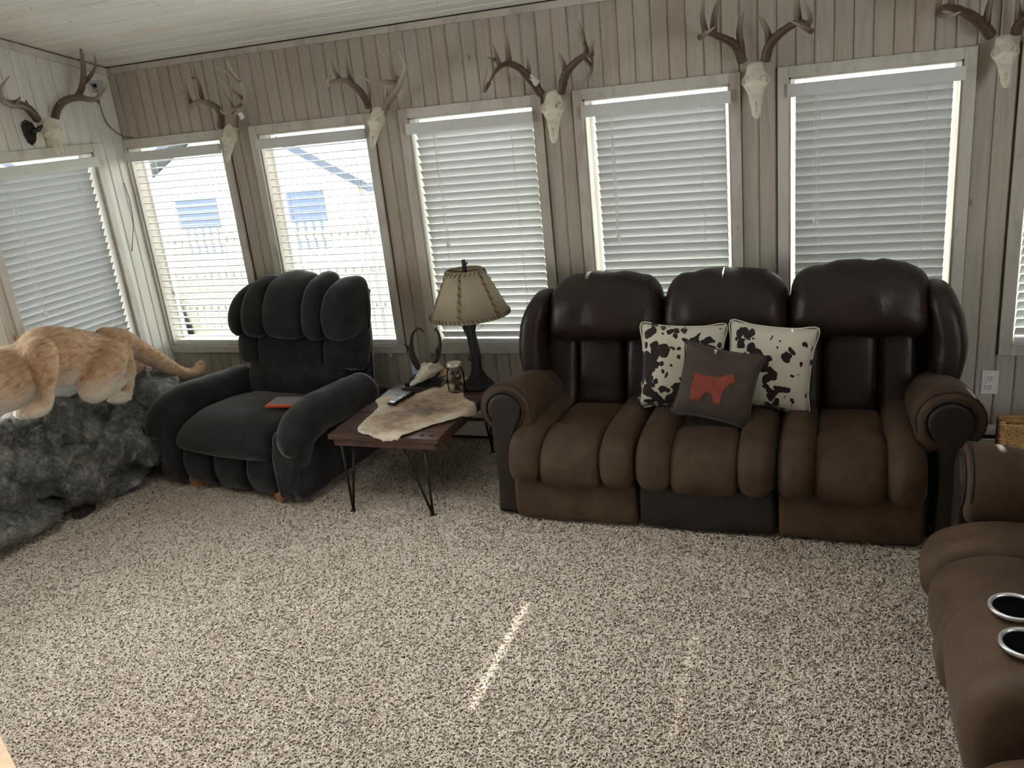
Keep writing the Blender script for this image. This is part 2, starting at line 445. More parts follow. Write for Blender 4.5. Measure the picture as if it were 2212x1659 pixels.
# ---- right wall and rear wall, beyond the frame: plaster, with the windows that fill the room with daylight
plain('plaster', (.26, .235, .20), .8, nz=.04)
bm = bmesh.new(); wall_boxes(bm, YR, W+.14, [(.3, 1.5)], .6, 1.95, 3.6, XR, XR+.14, 'y'); struct(bm_obj('wall_right', bm, 'plaster'))
bm = bmesh.new(); wall_boxes(bm, XL-.14, XR+.14, [], .7, 1.9, 3.7, YR-.14, YR, 'x'); struct(bm_obj('wall_rear', bm, 'plaster'))

# ---- windows: casing boards, sash frame, pane
def window(idx, c, hw, wall, left=True):
    """built in local coords: x along the wall, y into the wall, z up"""
    e = bpy.data.objects.new('window_%d' % idx, None); link(e); struct(e)
    if wall == 'back': e.location = (c, W, 0)
    elif wall == 'left': e.location = (XL, c, 0); e.rotation_euler = (0, 0, PI/2)
    lw = CAS if left else .013
    box('casing_board', -hw-lw, -hw, -.017, .0, Z0-.042, Z1+.046, 'pine_trim', e, .003)
    box('casing_board', hw, hw+CAS, -.017, .0, Z0-.042, Z1+.046, 'pine_trim', e, .003)
    box('head_board', -hw, hw, -.015, .0, Z1, Z1+.046, 'pine_trim', e, .003)
    box('sill_board', -hw, hw, -.015, .0, Z0-.042, Z0, 'pine_trim', e, .003)
    # jamb liners
    bm = bmesh.new()
    bx(bm, -hw, -hw+.008, 0, .13, Z0, Z1); bx(bm, hw-.008, hw, 0, .13, Z0, Z1); bx(bm, -hw, hw, 0, .13, Z1-.008, Z1); bx(bm, -hw, hw, 0, .13, Z0, Z0+.01)
    bm_obj('jamb', bm, 'pine_trim', e)
    bm = bmesh.new(); s = .022
    bx(bm, -hw+.008, -hw+s, .085, .125, Z0+.01, Z1-.008); bx(bm, hw-s, hw-.008, .085, .125, Z0+.01, Z1-.008)
    bx(bm, -hw+s, hw-s, .085, .125, Z1-.013, Z1-.006); bx(bm, -hw+s, hw-s, .085, .125, Z0+.01, Z0+s+.005)
    bm_obj('sash', bm, 'white_paint', e)
    box('pane', -hw+s, hw-s, .104, .108, Z0+s, Z1-.012, 'glass', e, 0)
    return e
for i, c in enumerate(WC): window(i+1, c, WH, 'back', left=(i > 0))
for j, (c, h) in enumerate(LWIN): window(7+j, c, h, 'left')

# ================================================================== BLINDS
def slat_mesh(hw, key={}):
    k = round(hw, 3)
    if k not in key:
        pr = []; n = 4
        for i in range(n+1):
            s = -1+2*i/n; pr.append((s*.025, .0035*(1-s*s)+.0012))
        for i in range(n, -1, -1):
            s = -1+2*i/n; pr.append((s*.025, .0035*(1-s*s)-.0012))
        m = len(pr)
        V = [(-hw, a, b) for a, b in pr]+[(hw, a, b) for a, b in pr]
        F = [(i, (i+1) % m, (i+1) % m+m, i+m) for i in range(m)]+[tuple(range(m))[::-1], tuple(range(m, 2*m))]
        me = bpy.data.meshes.new('slat'); me.from_pydata(V, [], F); me.update(); me.materials.append(M['vinyl']); key[k] = me
    return key[k]
DZ = .0391
def blind(c, hw, wall, tilt, label, pull, vz=.066, gl=.012, gr=.012):
    t = thing('window_blind', (c, W, 0) if wall == 'back' else (XL, c, 0), 0 if wall == 'back' else PI/2, label, 'blind', 'white slatted window blinds')
    t.location.z = Z0
    L = hw-.008-(gl+gr)/2; off = (gl-gr)/2; top = Z1-.014-Z0
    box('head_rail', off-L, off+L, .012, .055, top-.052, top-.018, 'valance', t, .003)
    box('valance', -hw-.006, hw+.006, -.034, -.022, top-vz, top-.012, 'valance', t, .004)
    z = top-vz-.012
    me = slat_mesh(L)
    zs = []
    while z > .045:
        o = bpy.data.objects.new('slat', me); o.location = (off, .036, z); o.rotation_euler = (math.radians(tilt+random.uniform(-1.2, 1.2)), 0, random.uniform(-.0012, .0012)); link(o, t); zs.append(z); z -= DZ
    zb = z+DZ*.35
    box('bottom_rail', off-L, off+L, .015, .058, max(.008, zb-.03), max(.03, zb-.006), 'valance', t, .004)
    for x in (-hw*.62, hw*.62):
        tube('ladder_cord', [(x, .009, top-.05), (x, .009, .03)], .0011, 'cord', t, 5)
        tube('ladder_cord', [(x, .064, top-.05), (x, .064, .03)], .0011, 'cord', t, 5)
    if pull:
        px, pz, sway = pull
        for d in (0, .012):
            p = tube('pull_cord', [(px+d, -.004, top-.05), (px+d+sway*.5, -.006, (top+pz)/2), (px+d+sway, -.008, pz+.02-d)], .0012, 'cord', t, 5, 8)
            lathe('tassel', [(.001, .022), (.004, .018), (.006, .004), (.0055, -.004), (.001, -.006)], 'white_plastic', p, 10, (px+d+sway, -.008, pz-d))
    return t
blind(WC[0], WH, 'back', -3, 'open white slatted blind in the corner window behind the mountain lion tail', (-.24, .34, .0))
blind(WC[1], WH, 'back', -4, 'open white slatted blind in the window directly behind the charcoal recliner', (.24, -.05, .03))
blind(WC[2], WH, 'back', -53, 'closed white slatted blind in the window behind the lamp', (-.2, .55, .0))
blind(WC[3], WH, 'back', -58, 'closed white slatted blind in the window behind the left sofa seat', (-.21, .55, 0), gl=.036, gr=.016)
blind(WC[4], WH, 'back', -64, 'closed white slatted blind in the window behind the right sofa seat', (-.23, .58, 0), gl=.018, gr=.022)
blind(WC[5], WH, 'back', -53, 'closed white slatted blind cut off by the right picture edge above the outlet wall', None)
blind(LWIN[0][0], LWIN[0][1], 'left', -60, 'closed white slatted blind in the left wall behind the mountain lion', (-.22, .42, 0))

# ================================================================== FIXTURES ON THE WALLS
t = thing('baseboard_heater', (-.9, W, 0), 0, 'long low white baseboard heater along the back wall behind the sofa', 'heater')
box('housing', -1.45, 3.2, -.062, -.002, .03, .115, 'heater', t, .004)
box('air_slot', -1.45, 3.2, -.050, -.002, .115, .135, 'heater_slot', t, 0)
box('top_cover', -1.45, 3.2, -.058, -.002, .135, .165, 'heater', t, .004)
box('base_slot', -1.45, 3.2, -.045, -.002, .005, .03, 'heater_slot', t, 0)
t = thing('wall_outlet', (.659, W, .366), 0, 'white duplex electrical outlet on the boards right of the sofa arm', 'outlet')
box('cover_plate', -.034, .034, -.006, .0, -.055, .055, 'white_plastic', t, .003)
for s in (-1, 1):
    r = sbox('receptacle', (0, -.007, s*.02), (.032, .006, .028), 'white_plastic', t, 5, 5)
    for dx in (-.006, .006): box('slot', dx-.001, dx+.001, -.0108, -.009, s*.02-.001, s*.02+.009, 'black', r, 0)
    box('slot', -.002, .002, -.0108, -.009, s*.02-.010, s*.02-.006, 'black', r, 0)
pts = [at_x(560*u/2212, 420*v/1659, XL+.012) for u, v in ((760, 710), (830, 780), (855, 900), (900, 1030), (970, 1110))]+[at_y(560*u/2212, 420*v/1659, W-.022) for u, v in ((1060, 1166), (1135, 1172))]
tag(tube('antenna_cable', pts, .0022, 'black', None, 6, 40), 'thin black cable looping down the left wall corner near the ceiling', 'cable')
pts = [at_x(u, v, XL+.010) for u, v in ((268, 395), (280, 432), (287, 470), (288, 490), (286, 520), (285, 543))]
tag(tube('hanging_cable', pts, [.0018]*5+[.003], 'black', None, 6, 24), 'short thin cable end dangling beside the corner window', 'cable')
c = at_x(214, 187, XL+.02)
t = thing('flat_antenna', (XL+.004, c.y, c.z), PI/2, 'small clear plastic flat antenna stuck high on the left wall corner', 'antenna')
tt = NT('clear_plastic'); tt.set((.62, .63, .62), .15); tt.b.inputs['Alpha'].default_value = .55; M['clear_plastic'] = tt.m
box('sheet', -.045, .045, -.008, -.004, -.03, .035, 'clear_plastic', t, .001)
box('amplifier', -.035, -.012, -.014, -.004, -.004, .016, 'black', t, .002)

# ================================================================== DEER SKULLS
t = NT('bone'); v = t.coords('Object'); n1 = t.noise(v, 14, 5)
t.set(t.ramp(n1, [(.3, (.56, .50, .37)), (.55, (.74, .70, .58)), (.75, (.82, .79, .69))]), .5); t.bump(t.noise(v, 60, 4), .35, .004); M['bone'] = t.m
def antler_mat(name, a, b, tip):
    t = NT(name); v = t.coords('Object', (1, 1, 1)); n1 = t.noise(v, 55, 4, .65, 1.5)
    at = t.new('ShaderNodeAttribute', attribute_name='tipness')
    c = t.ramp(n1, [(.3, a), (.7, b)])
    c = t.mix(t.ramp(at.outputs['Fac'], [(.15, (0, 0, 0)), (.95, (1, 1, 1))]), c, tip)
    t.set(c, .45); t.bump(n1, .5, .004); M[name] = t.m
antler_mat('antler_dark', (.035, .020, .013), (.11, .065, .04), (.30, .25, .19))
antler_mat('antler_brown', (.040, .022, .014), (.135, .080, .048), (.40, .34, .26))
antler_mat('antler_tan', (.16, .11, .075), (.30, .23, .16), (.52, .47, .39))
def section_loft(secs, seg=20):
    """secs: (z, yc, half_w, d_front, d_back, sq)"""
    V = []; F = []
    for z, yc, w, df, db, p in secs:
        for k in range(seg):
            a = 2*PI*k/seg; ca, sa = math.cos(a), math.sin(a)
            x = math.copysign(abs(ca)**p, ca)*w; yy = math.copysign(abs(sa)**p, sa)*(db if sa > 0 else df)
            V.append((x, yc+yy, z))
    n = len(secs)
    for i in range(n-1):
        for k in range(seg):
            a = i*seg+k; b = i*seg+(k+1) % seg; F.append((a, b, b+seg, a+seg))
    F.append(tuple(range(seg))[::-1]); F.append(tuple((n-1)*seg+k for k in range(seg)))
    return V, F
def skull_mesh():
    V, F = section_loft([(.012, .035, .012, .012, .012, 1), (.008, .03, .028, .022, .022, 1), (-.005, .022, .038, .032, .03, .95), (-.03, .012, .041, .036, .036, .9), (-.055, .006, .047, .034, .04, .9),
                         (-.075, .003, .057, .036, .042, .8), (-.095, .002, .060, .038, .042, .75), (-.115, .002, .055, .038, .042, .8), (-.14, .003, .043, .035, .04, .9), (-.165, .004, .034, .032, .038, .9),
                         (-.19, .005, .031, .028, .034, .95), (-.215, .006, .026, .022, .024, 1), (-.24, .006, .0225, .018, .016, 1), (-.262, .005, .020, .013, .011, 1), (-.278, .004, .013, .008, .007, 1), (-.284, .004, .006, .004, .004, 1)])
    o = mesh('skull_tmp', V, F, 'bone')
    bm = bmesh.new(); bm.from_mesh(o.data); bmesh.ops.recalc_face_normals(bm, faces=bm.faces)
    bmesh.ops.subdivide_edges(bm, edges=bm.edges[:], cuts=1, use_grid_fill=True, smooth=.6)
    for v in bm.verts: v.co += v.normal*noise.noise(v.co*38)*.0022
    bm.to_mesh(o.data); bm.free()
    cutters = []
    def cut(c, r, rot=(0, 0, 0)):
        b = bmesh.new(); bmesh.ops.create_uvsphere(b, u_segments=16, v_segments=10, radius=1)
        me = bpy.data.meshes.new('cut'); b.to_mesh(me); b.free()
        q = bpy.data.objects.new('cut', me); q.location = c; q.scale = r; q.rotation_euler = rot; COL.objects.link(q); cutters.append(q)
    for s in (-1, 1):
        cut((s*.052, -.020, -.094), (.034, .0205, .0205), (0, 0, s*.6)); cut((s*.034, -.032, -.145), (.0075, .015, .021), (0, s*.25, 0)); cut((s*.052, .026, -.135), (.02, .024, .024))
    cut((0, -.020, -.236), (.0105, .018, .034), (-.22, 0, 0))
    for q in cutters:
        md = o.modifiers.new('b', 'BOOLEAN'); md.operation = 'DIFFERENCE'; md.object = q; md.solver = 'EXACT'
    bpy.context.view_layer.update()
    me = bpy.data.meshes.new_from_object(o.evaluated_get(bpy.context.evaluated_depsgraph_get()))
    me.name = 'skull'
    for q in cutters+[o]: bpy.data.objects.remove(q)
    for p in me.polygons: p.use_smooth = True
    if not me.materials: me.materials.append(M['bone'])
    return me
SKULL = skull_mesh()
def ring_mesh(R, r, sq):
    V = []; F = []; n, m = 20, 6
    for i in range(n):
        a = 2*PI*i/n
        for k in range(m):
            b = 2*PI*k/m; V.append(((R+r*math.cos(b))*math.cos(a)*sq, r*math.sin(b), (R+r*math.cos(b))*math.sin(a)))
    for i in range(n):
        for k in range(m):
            F.append((i*m+k, ((i+1) % n)*m+k, ((i+1) % n)*m+(k+1) % m, i*m+(k+1) % m))
    me = bpy.data.meshes.new('eye_socket'); me.from_pydata(V, [], F); me.update(); me.materials.append(M['bone'])
    for p in me.polygons: p.use_smooth = True
    return me
RING = ring_mesh(.021, .0034, 1)
def antler(parent, branches, mat, inv):
    """branches: [(pts3d, r0, r1)]"""
    V = []; F = []; T = []
    for pts, r0, r1 in branches:
        p2 = spline(pts, max(12, 6*len(pts))); n = len(p2); n0 = len(V)
        R = [(r0+(r1-r0)*(i/(n-1))**(2.0 if r0 > .0135 else 1.35))*(1+.10*noise.noise(Vector((i*.6, r0*900, 3)))) for i in range(n)]
        tube_data(p2, R, 8, V, F)
        for i in range(n): T += [i/(n-1) if r1 < .003 else .25*i/(n-1)]*8
    V = [inv @ v for v in V]
    o = mesh('antler', V, F, mat, parent)
    a = o.data.attributes.new('tipness', 'FLOAT', 'POINT')
    for i, x in enumerate(T): a.data[i].value = x
    return o
def deer(label, top, nose, org, sc, left, right, mat, wall='back', off=(.062, .22), nose_off=.135, mats=None, extra=None):
    """top/nose in photo pixels, left/right antler branches in zoomed pixels with depth off the wall"""
    def P(p, d):
        x, y = org[0]+p[0]/sc, org[1]+p[1]/sc
        return at_y(x, y, W-d) if wall == 'back' else at_x(x, y, XL+d)
    A = at_y(*top, W-off[0]) if wall == 'back' else at_x(*top, XL+off[0])
    B = at_y(*nose, W-nose_off) if wall == 'back' else at_x(*nose, XL+nose_off)
    t = thing('deer_skull_mount', A, 0, label, 'deer skull', 'antlered deer skulls hung on the walls')
    zax = (A-B).normalized(); face = Vector((0, -1, 0)) if wall == 'back' else Vector((.75, -.66, 0))
    yax = -(face-zax*face.dot(zax)).normalized(); xax = yax.cross(zax)
    s = (A-B).length/.29
    rot = Matrix((xax, yax, zax)).transposed()
    o = bpy.data.objects.new('skull', SKULL); o.rotation_euler = rot.to_euler(); o.scale = (s*1.06, s, s); link(o, t)
    for q in (-1, 1):
        r = bpy.data.objects.new('eye_socket', RING); r.location = (q*.0485, -.0185, -.094); r.rotation_euler = (0, 0, q*math.radians(52)); link(r, o)
    n = Vector((0, 1, 0)) if wall == 'back' else Vector((-1, 0, 0))
    c0 = -zax*.03
    tube('mounting_peg', [c0+n*.005, c0+n*(off[0]+(.016 if wall == 'left' else .012)+c0.dot(-n))], .012, 'bone', t, 8)
    inv = Matrix.Translation(-A)
    for k, brs in enumerate((left, right)):
        out = []
        for pts, r0, r1 in brs:
            out.append(([P(p[:2], p[2]-.04) for p in pts], r0*1.32, r1))
        antler(t, out, mats[k] if mats else mat, inv)
    return t
z4 = 2212/560
# left wall
tA = deer('deer skull with dark antlers on a black shield plaque on the left wall', (101, 256), (134, 338), (0, 0), z4,
     [([(320, 1020, .10), (245, 930, .13), (160, 890, .18), (90, 885, .22), (30, 860, .27), (5, 800, .32), (20, 730, .37), (80, 650, .42)], .016, .002), ([(100, 890, .21), (150, 860, .26), (175, 825, .30)], .009, .0015), ([(235, 920, .135), (228, 880, .15), (220, 850, .16)], .009, .0015)],
     [([(470, 1010, .10), (490, 930, .12), (540, 870, .15), (610, 840, .18), (690, 835, .22), (760, 850, .26), (815, 845, .30), (870, 795, .34), (905, 745, .38), (890, 715, .42)], .016, .002), ([(660, 830, .19), (700, 740, .20), (712, 600, .21), (695, 450, .22), (668, 320, .23)], .013, .0015), ([(705, 720, .20), (770, 650, .22), (815, 560, .24), (800, 460, .26)], .010, .0015), ([(815, 845, .30), (840, 870, .31), (855, 900, .33)], .009, .0015), ([(500, 930, .12), (508, 900, .14), (505, 875, .15)], .007, .0015)],
     'antler_dark', 'left')
pv = [(0, -.062), (-.02, -.045), (-.032, -.01), (-.034, .03), (-.024, .055), (0, .066), (.024, .055), (.034, .03), (.032, -.01), (.02, -.045)]
cpl = at_x(66, 287, XL+.02); d0 = Vector((XL+.008, cpl.y, cpl.z))-tA.location
V = [(d0.x, d0.y+a*1.0, d0.z+b) for a, b in pv]+[(d0.x+.02, d0.y+a*.86, d0.z+b*.86) for a, b in pv]
n = len(pv)
mesh('shield_plaque', V, [(i, (i+1) % n, (i+1) % n+n, i+n) for i in range(n)]+[tuple(range(n))[::-1], tuple(range(n, 2*n))], 'black_gloss', tA, False)
tube('plaque_bracket', [d0+Vector((.018, 0, 0)), Vector((.0, .0, -.03))], .012, 'black_gloss', tA)
tB = deer('deer skull with a white paper tag on one antler beside the corner window', (497, 268), (490, 352), (0, 0), z4,
     [([(1880, 1080, .10), (1885, 990, .12), (1850, 920, .15), (1780, 880, .19), (1720, 865, .23), (1650, 880, .28), (1612, 930, .33), (1605, 980, .37)], .014, .0025), ([(1730, 865, .22), (1700, 740, .23), (1665, 640, .24), (1645, 550, .25)], .010, .0015), ([(1660, 665, .24), (1625, 660, .25)], .005, .0012), ([(1630, 885, .29), (1600, 800, .30), (1575, 700, .32)], .009, .0015), ([(1885, 1000, .12), (1890, 930, .14), (1888, 870, .16)], .008, .0015)],
     [([(2005, 1070, .10), (2010, 990, .12), (2050, 930, .16), (2085, 880, .20), (2095, 800, .25), (2060, 710, .30), (1990, 620, .34), (1925, 505, .38)], .014, .002), ([(2050, 700, .31), (1960, 630, .34), (1880, 580, .36), (1835, 560, .38)], .008, .0015), ([(2080, 850, .21), (2000, 790, .26), (1930, 720, .30), (1865, 670, .33)], .008, .0015), ([(2075, 890, .19), (2000, 930, .25), (1915, 970, .31), (1875, 930, .35)], .008, .0015), ([(2000, 1000, .12), (1970, 890, .15), (1910, 800, .18), (1885, 775, .19)], .010, .0015)],
     'antler_brown', mats=['antler_brown', 'antler_tan'])
q0 = at_y(2040/z4, 970/z4, W-.12)-tB.location
mesh('paper_tag', [q0+Vector(v) for v in ((-.02, 0, .03), (.01, -.004, .035), (.035, -.006, -.02), (.008, -.004, -.035), (-.02, .002, .03), (.01, -.002, .035), (.035, -.004, -.02), (.008, -.002, -.035))], [(0, 1, 2, 3), (7, 6, 5, 4), (0, 4, 5, 1), (1, 5, 6, 2), (2, 6, 7, 3), (3, 7, 4, 0)], 'white_plastic', tB, False)
deer('deer skull with long forked pale right antler above the recliner and lamp', (817, 232), (803, 321), (560, 0), z4,
     [([(935, 915, .10), (905, 850, .12), (860, 780, .15), (800, 725, .18), (745, 690, .21), (680, 685, .25), (620, 705, .30), (590, 725, .34), (585, 690, .37), (597, 640, .40)], .014, .002), ([(690, 685, .24), (640, 600, .26), (600, 480, .29)], .009, .0015), ([(790, 710, .19), (755, 600, .20), (740, 470, .22)], .010, .0015), ([(930, 880, .11), (938, 800, .13), (930, 730, .15)], .009, .0015)],
     [([(1080, 925, .10), (1095, 870, .12), (1140, 810, .15), (1185, 740, .18), (1205, 690, .20), (1235, 610, .22), (1240, 550, .24), (1215, 490, .26), (1192, 430, .28)], .014, .0018), ([(1200, 690, .19), (1150, 650, .22), (1125, 590, .25), (1090, 500, .29), (1035, 435, .32), (1012, 360, .36)], .010, .0015), ([(1190, 710, .18), (1080, 700, .24), (960, 690, .30), (880, 660, .34), (818, 605, .37)], .010, .0015), ([(1095, 880, .12), (1085, 800, .14), (1078, 735, .15)], .009, .0015)],
     'antler_brown', mats=['antler_brown', 'antler_tan'])
tD = deer('deer skull with white tape wrapped round its left antler above the lamp and sofa end', (1194, 196), (1196, 312), (1000, 0), z4,
     [([(670, 805, .10), (620, 735, .12), (560, 660, .15), (480, 580, .18), (400, 545, .22), (330, 560, .27), (270, 620, .32), (225, 710, .37)], .0155, .003), ([(395, 545, .22), (380, 400, .23), (375, 265, .25)], .011, .0015), ([(315, 560, .27), (275, 450, .29), (245, 345, .31)], .010, .0015), ([(275, 510, .29), (240, 500, .30), (193, 483, .31)], .006, .0012), ([(560, 650, .15), (560, 570, .16), (545, 485, .17)], .010, .0015), ([(225, 705, .37), (180, 780, .40), (185, 680, .43), (215, 540, .45)], .007, .0015)],
     [([(840, 790, .10), (855, 700, .12), (885, 620, .15), (935, 555, .18), (1000, 500, .21), (1060, 465, .25), (1095, 490, .29), (1108, 555, .33)], .0155, .003), ([(1050, 465, .24), (1050, 400, .26), (1000, 290, .29), (970, 240, .31)], .010, .0015), ([(1040, 380, .27), (1015, 260, .28), (990, 180, .30)], .007, .0015), ([(1095, 470, .28), (1100, 390, .30), (1128, 330, .33)], .009, .0015), ([(880, 640, .14), (855, 540, .15), (810, 445, .17)], .011, .0015), ([(1050, 510, .25), (1095, 570, .31), (1080, 640, .35), (1040, 685, .38), (955, 690, .42)], .007, .0015)],
     'antler_brown')
a, b = at_y(1000+632/z4, 745/z4*0+715/z4, W-.085)-tD.location, at_y(1000+540/z4, 640/z4, W-.117)-tD.location
tube('tape_wrap', [a, b], [.0185, .018], 'white_plastic', tD, 12)
z3 = 2212/732
deer('deer skull with wide upright antlers between the two windows behind the sofa', (1631, 135), (1634, 259), (1480, 0), z3,
     [([(375, 405, .10), (345, 320, .12), (300, 275, .15), (220, 238, .19), (150, 215, .24), (95, 245, .29)], .016, .004), ([(130, 200, .25), (112, 110, .26), (118, 20, .27), (128, -60, .28)], .010, .0015), ([(185, 215, .21), (190, 110, .22), (215, 20, .23), (235, -60, .24)], .011, .0015), ([(95, 245, .28), (140, 215, .33), (200, 172, .38)], .009, .0015), ([(370, 340, .115), (355, 220, .13), (362, 140, .15), (387, 72, .17)], .0115, .0015)],
     [([(525, 395, .10), (545, 310, .12), (590, 245, .15), (660, 188, .19), (730, 150, .23), (790, 155, .27), (822, 200, .31)], .016, .004), ([(740, 150, .23), (735, 60, .24), (733, -60, .25)], .011, .0015), ([(795, 165, .27), (818, 120, .28), (795, 50, .29), (755, -40, .30)], .010, .0015), ([(825, 205, .31), (760, 172, .35), (685, 135, .39)], .009, .0015), ([(550, 310, .12), (540, 220, .13), (512, 150, .15), (472, 98, .17)], .0115, .0015)],
     'antler_brown')
deer('deer skull with knobby antler bases at the top right picture edge', (2170, 76), (2173, 192), (1480, 0), z3,
     [([(2000, 235, .10), (1950, 170, .12), (1880, 112, .15), (1810, 75, .19), (1740, 50, .23), (1680, 50, .27), (1645, 85, .31)], .0165, .005), ([(1730, 55, .23), (1738, -20, .24), (1740, -90, .25)], .011, .0015), ([(1655, 75, .29), (1662, 0, .30), (1685, -70, .31)], .010, .0015), ([(1645, 90, .31), (1710, 108, .35), (1800, 78, .40)], .009, .0015), ([(1965, 165, .12), (1975, 90, .13), (1995, 0, .14), (2008, -50, .15)], .0115, .0015)],
     [([(2160, 215, .10), (2180, 160, .12), (2230, 110, .15), (2300, 60, .19), (2370, 30, .23), (2440, 40, .28), (2460, 80, .31)], .0165, .005), ([(2370, 40, .23), (2365, -40, .24), (2360, -110, .25)], .011, .0015), ([(2440, 50, .28), (2440, -30, .29), (2420, -100, .30)], .010, .0015), ([(2178, 160, .12), (2175, 60, .13), (2165, -30, .15)], .0115, .0015)],
     'antler_brown')

# ================================================================== THREE-SEAT RECLINING SOFA
def seat_section(t, x0, x1, sd, su, lt, fl, nb=3, crease=True, widths=(.27, .46, .27)):
    """one reclining seat: three rolled seat panels, foot panel, three back panels, head pillow.  y=0 front, z up"""
    w = x1-x0; g = .003
    xs = [x0]
    for q in widths: xs.append(xs[-1]+w*q)
    side = [(.60, .385), (.42, .425), (.22, .435), (.09, .425), (.0, .385), (-.035, .31), (-.025, .235), (.03, .205), (.14, .21), (.6, .2)]
    puff('seat_panel', side, xs[0]+g, xs[1], .055, su, t, bulge=.008, wrinkle=.006)
    puff('seat_panel', side, xs[2], xs[3]-g, .055, su, t, bulge=.008, wrinkle=.006)
    front = [(.27, .365), (.20, .405), (.10, .405), (.015, .37), (-.022, .30), (-.02, .23), (.03, .195), (.14, .2), (.25, .2), (.285, .28)]
    puff('seat_panel', front, xs[1]-.004, xs[2]+.004, .03, su, t, bulge=.01, wrinkle=.004)
    rear = [(.58, .355), (.42, .385), (.30, .385), (.262, .35), (.26, .25), (.4, .22), (.58, .22)]
    puff('seat_panel', rear, xs[1]-.004, xs[2]+.004, .03, su, t, bulge=.004)
    foot = [(.045, .215), (.028, .18), (.022, .12), (.024, .06), (.04, .025), (.09, .02), (.12, .1), (.10, .21)]
    puff('foot_panel', foot, x0+.006, x1-.006, .022, fl, t, bulge=.006, wrinkle=.003)
    # back panels, leaning
    bk = [(.56, .36), (.585, .45), (.615, .56), (.645, .66), (.68, .74), (.76, .74), (.78, .55), (.74, .37), (.65, .34)]
    ws = (.29, .42, .29); q = x0
    for i, ww in enumerate(ws):
        puff('back_panel', bk, q+.002, q+w*ww-.002, .035, lt, t, bulge=.012, wrinkle=.004); q += w*ww
def head_pillow(t, x0, x1, lt, dz=0, lean=0):
    pr = [(.555, .765), (.575, .85), (.63, .925), (.70, .955), (.77, .93), (.80, .84), (.78, .73), (.70, .675), (.61, .68), (.57, .71)]
    cx = (x0+x1)/2; hw = (x1-x0)/2
    def warp(a, b, c):
        u = (c-cx)/hw; return a, b+dz-.03*abs(u)**4*(1 if b > .8 else 0)-.012*u*u, c
    return puff('head_pillow', pr, x0+.004, x1-.004, .07, lt, t, bulge=.018, wrinkle=.014, warp=warp, mid=14)
def arm(t, s, xc, su, sd, ylen=.66, zr=.505, R=.118, drop=.20):
    """rolled arm on side s; front panel, roll, outer panel, piping"""
    circ = [(xc+R*math.cos(a)*1.0, zr+R*math.sin(a)) for a in [2*PI*i/14 for i in range(14)]]
    circ = [(x, z-(.035 if (x-xc)*s < -.04 and z < zr else 0)) for x, z in circ]
    r = puff('arm_roll', circ, .085, ylen, .03, su, t, mp=lambda a, b, c: (a, c, b-drop*max(0, c-.12)), bulge=.006, wrinkle=.004)
    # keyhole front panel
    pr = []
    xb = xc+s*.015
    for a in [(-35+250*i/14) for i in range(15)]:
        rr = math.radians(a); pr.append((xc+.078*math.cos(rr), zr+.078*math.sin(rr)))
    pr += [(xb-.052, .38), (xb-.05, .2), (xb-.056, .06), (xb-.05, .02), (xb+.05, .02), (xb+.056, .06), (xb+.05, .2), (xb+.052, .38)]
    puff('arm_front', pr, .068, .13, .016, sd, t, mp=lambda a, b, c: (a, c, b), n=92)
    ring = [(xc+.086*math.cos(math.radians(a)), .082, zr+.086*math.sin(math.radians(a))) for a in range(-60, 241, 15)]
    tube('piping', ring, .0065, sd, t, 8)
    ring = [(xc+(R-.004)*math.cos(math.radians(a)), .10, zr+(R-.004)*math.sin(math.radians(a))) for a in range(-60, 241, 15)]
    tube('piping', ring, .006, sd, t, 8)
    sbox('arm_side', (xb, .45, .22), (.105, .74, .40), sd, t, 8, 8)
def sofa():
    t = thing('reclining_sofa', (-.462, 3.085, 0), 0, 'three-seat dark brown reclining sofa with pillowed headrests against the window wall', 'sofa')
    e = [-.835, -.283, .27, .80]
    for i in range(3):
        seat_section(t, e[i], e[i+1], 'leather_side', 'suede', 'leather', 'suede' if i != 1 else 'leather_side')
    head_pillow(t, -.80, -.262, 'leather', .0); head_pillow(t, -.255, .285, 'leather', -.004); head_pillow(t, .288, .845, 'leather', .012)
    arm(t, -1, -.855, 'suede', 'leather_side'); arm(t, 1, .868, 'suede', 'leather_side')
    for s, xo in ((-1, -.868), (1, .897)):
        def warp(p, s=s):
            u = (p.z)/.22
            return (p.x+s*(.035*(1-u*u)-.02)-s*.02*max(0, u), p.y+.03*u, p.z)
        sbox('wing_bolster', (xo, .66, .665), (.13, .30, .45), 'leather', t, 3.2, 12, warp, .006)
    box('back_frame', -.9, .9, .77, .85, .05, .82, 'leather_side', t, .03, True)
    box('base_rail', -.83, .82, .12, .80, .02, .2, 'black', t, .01)
sofa()

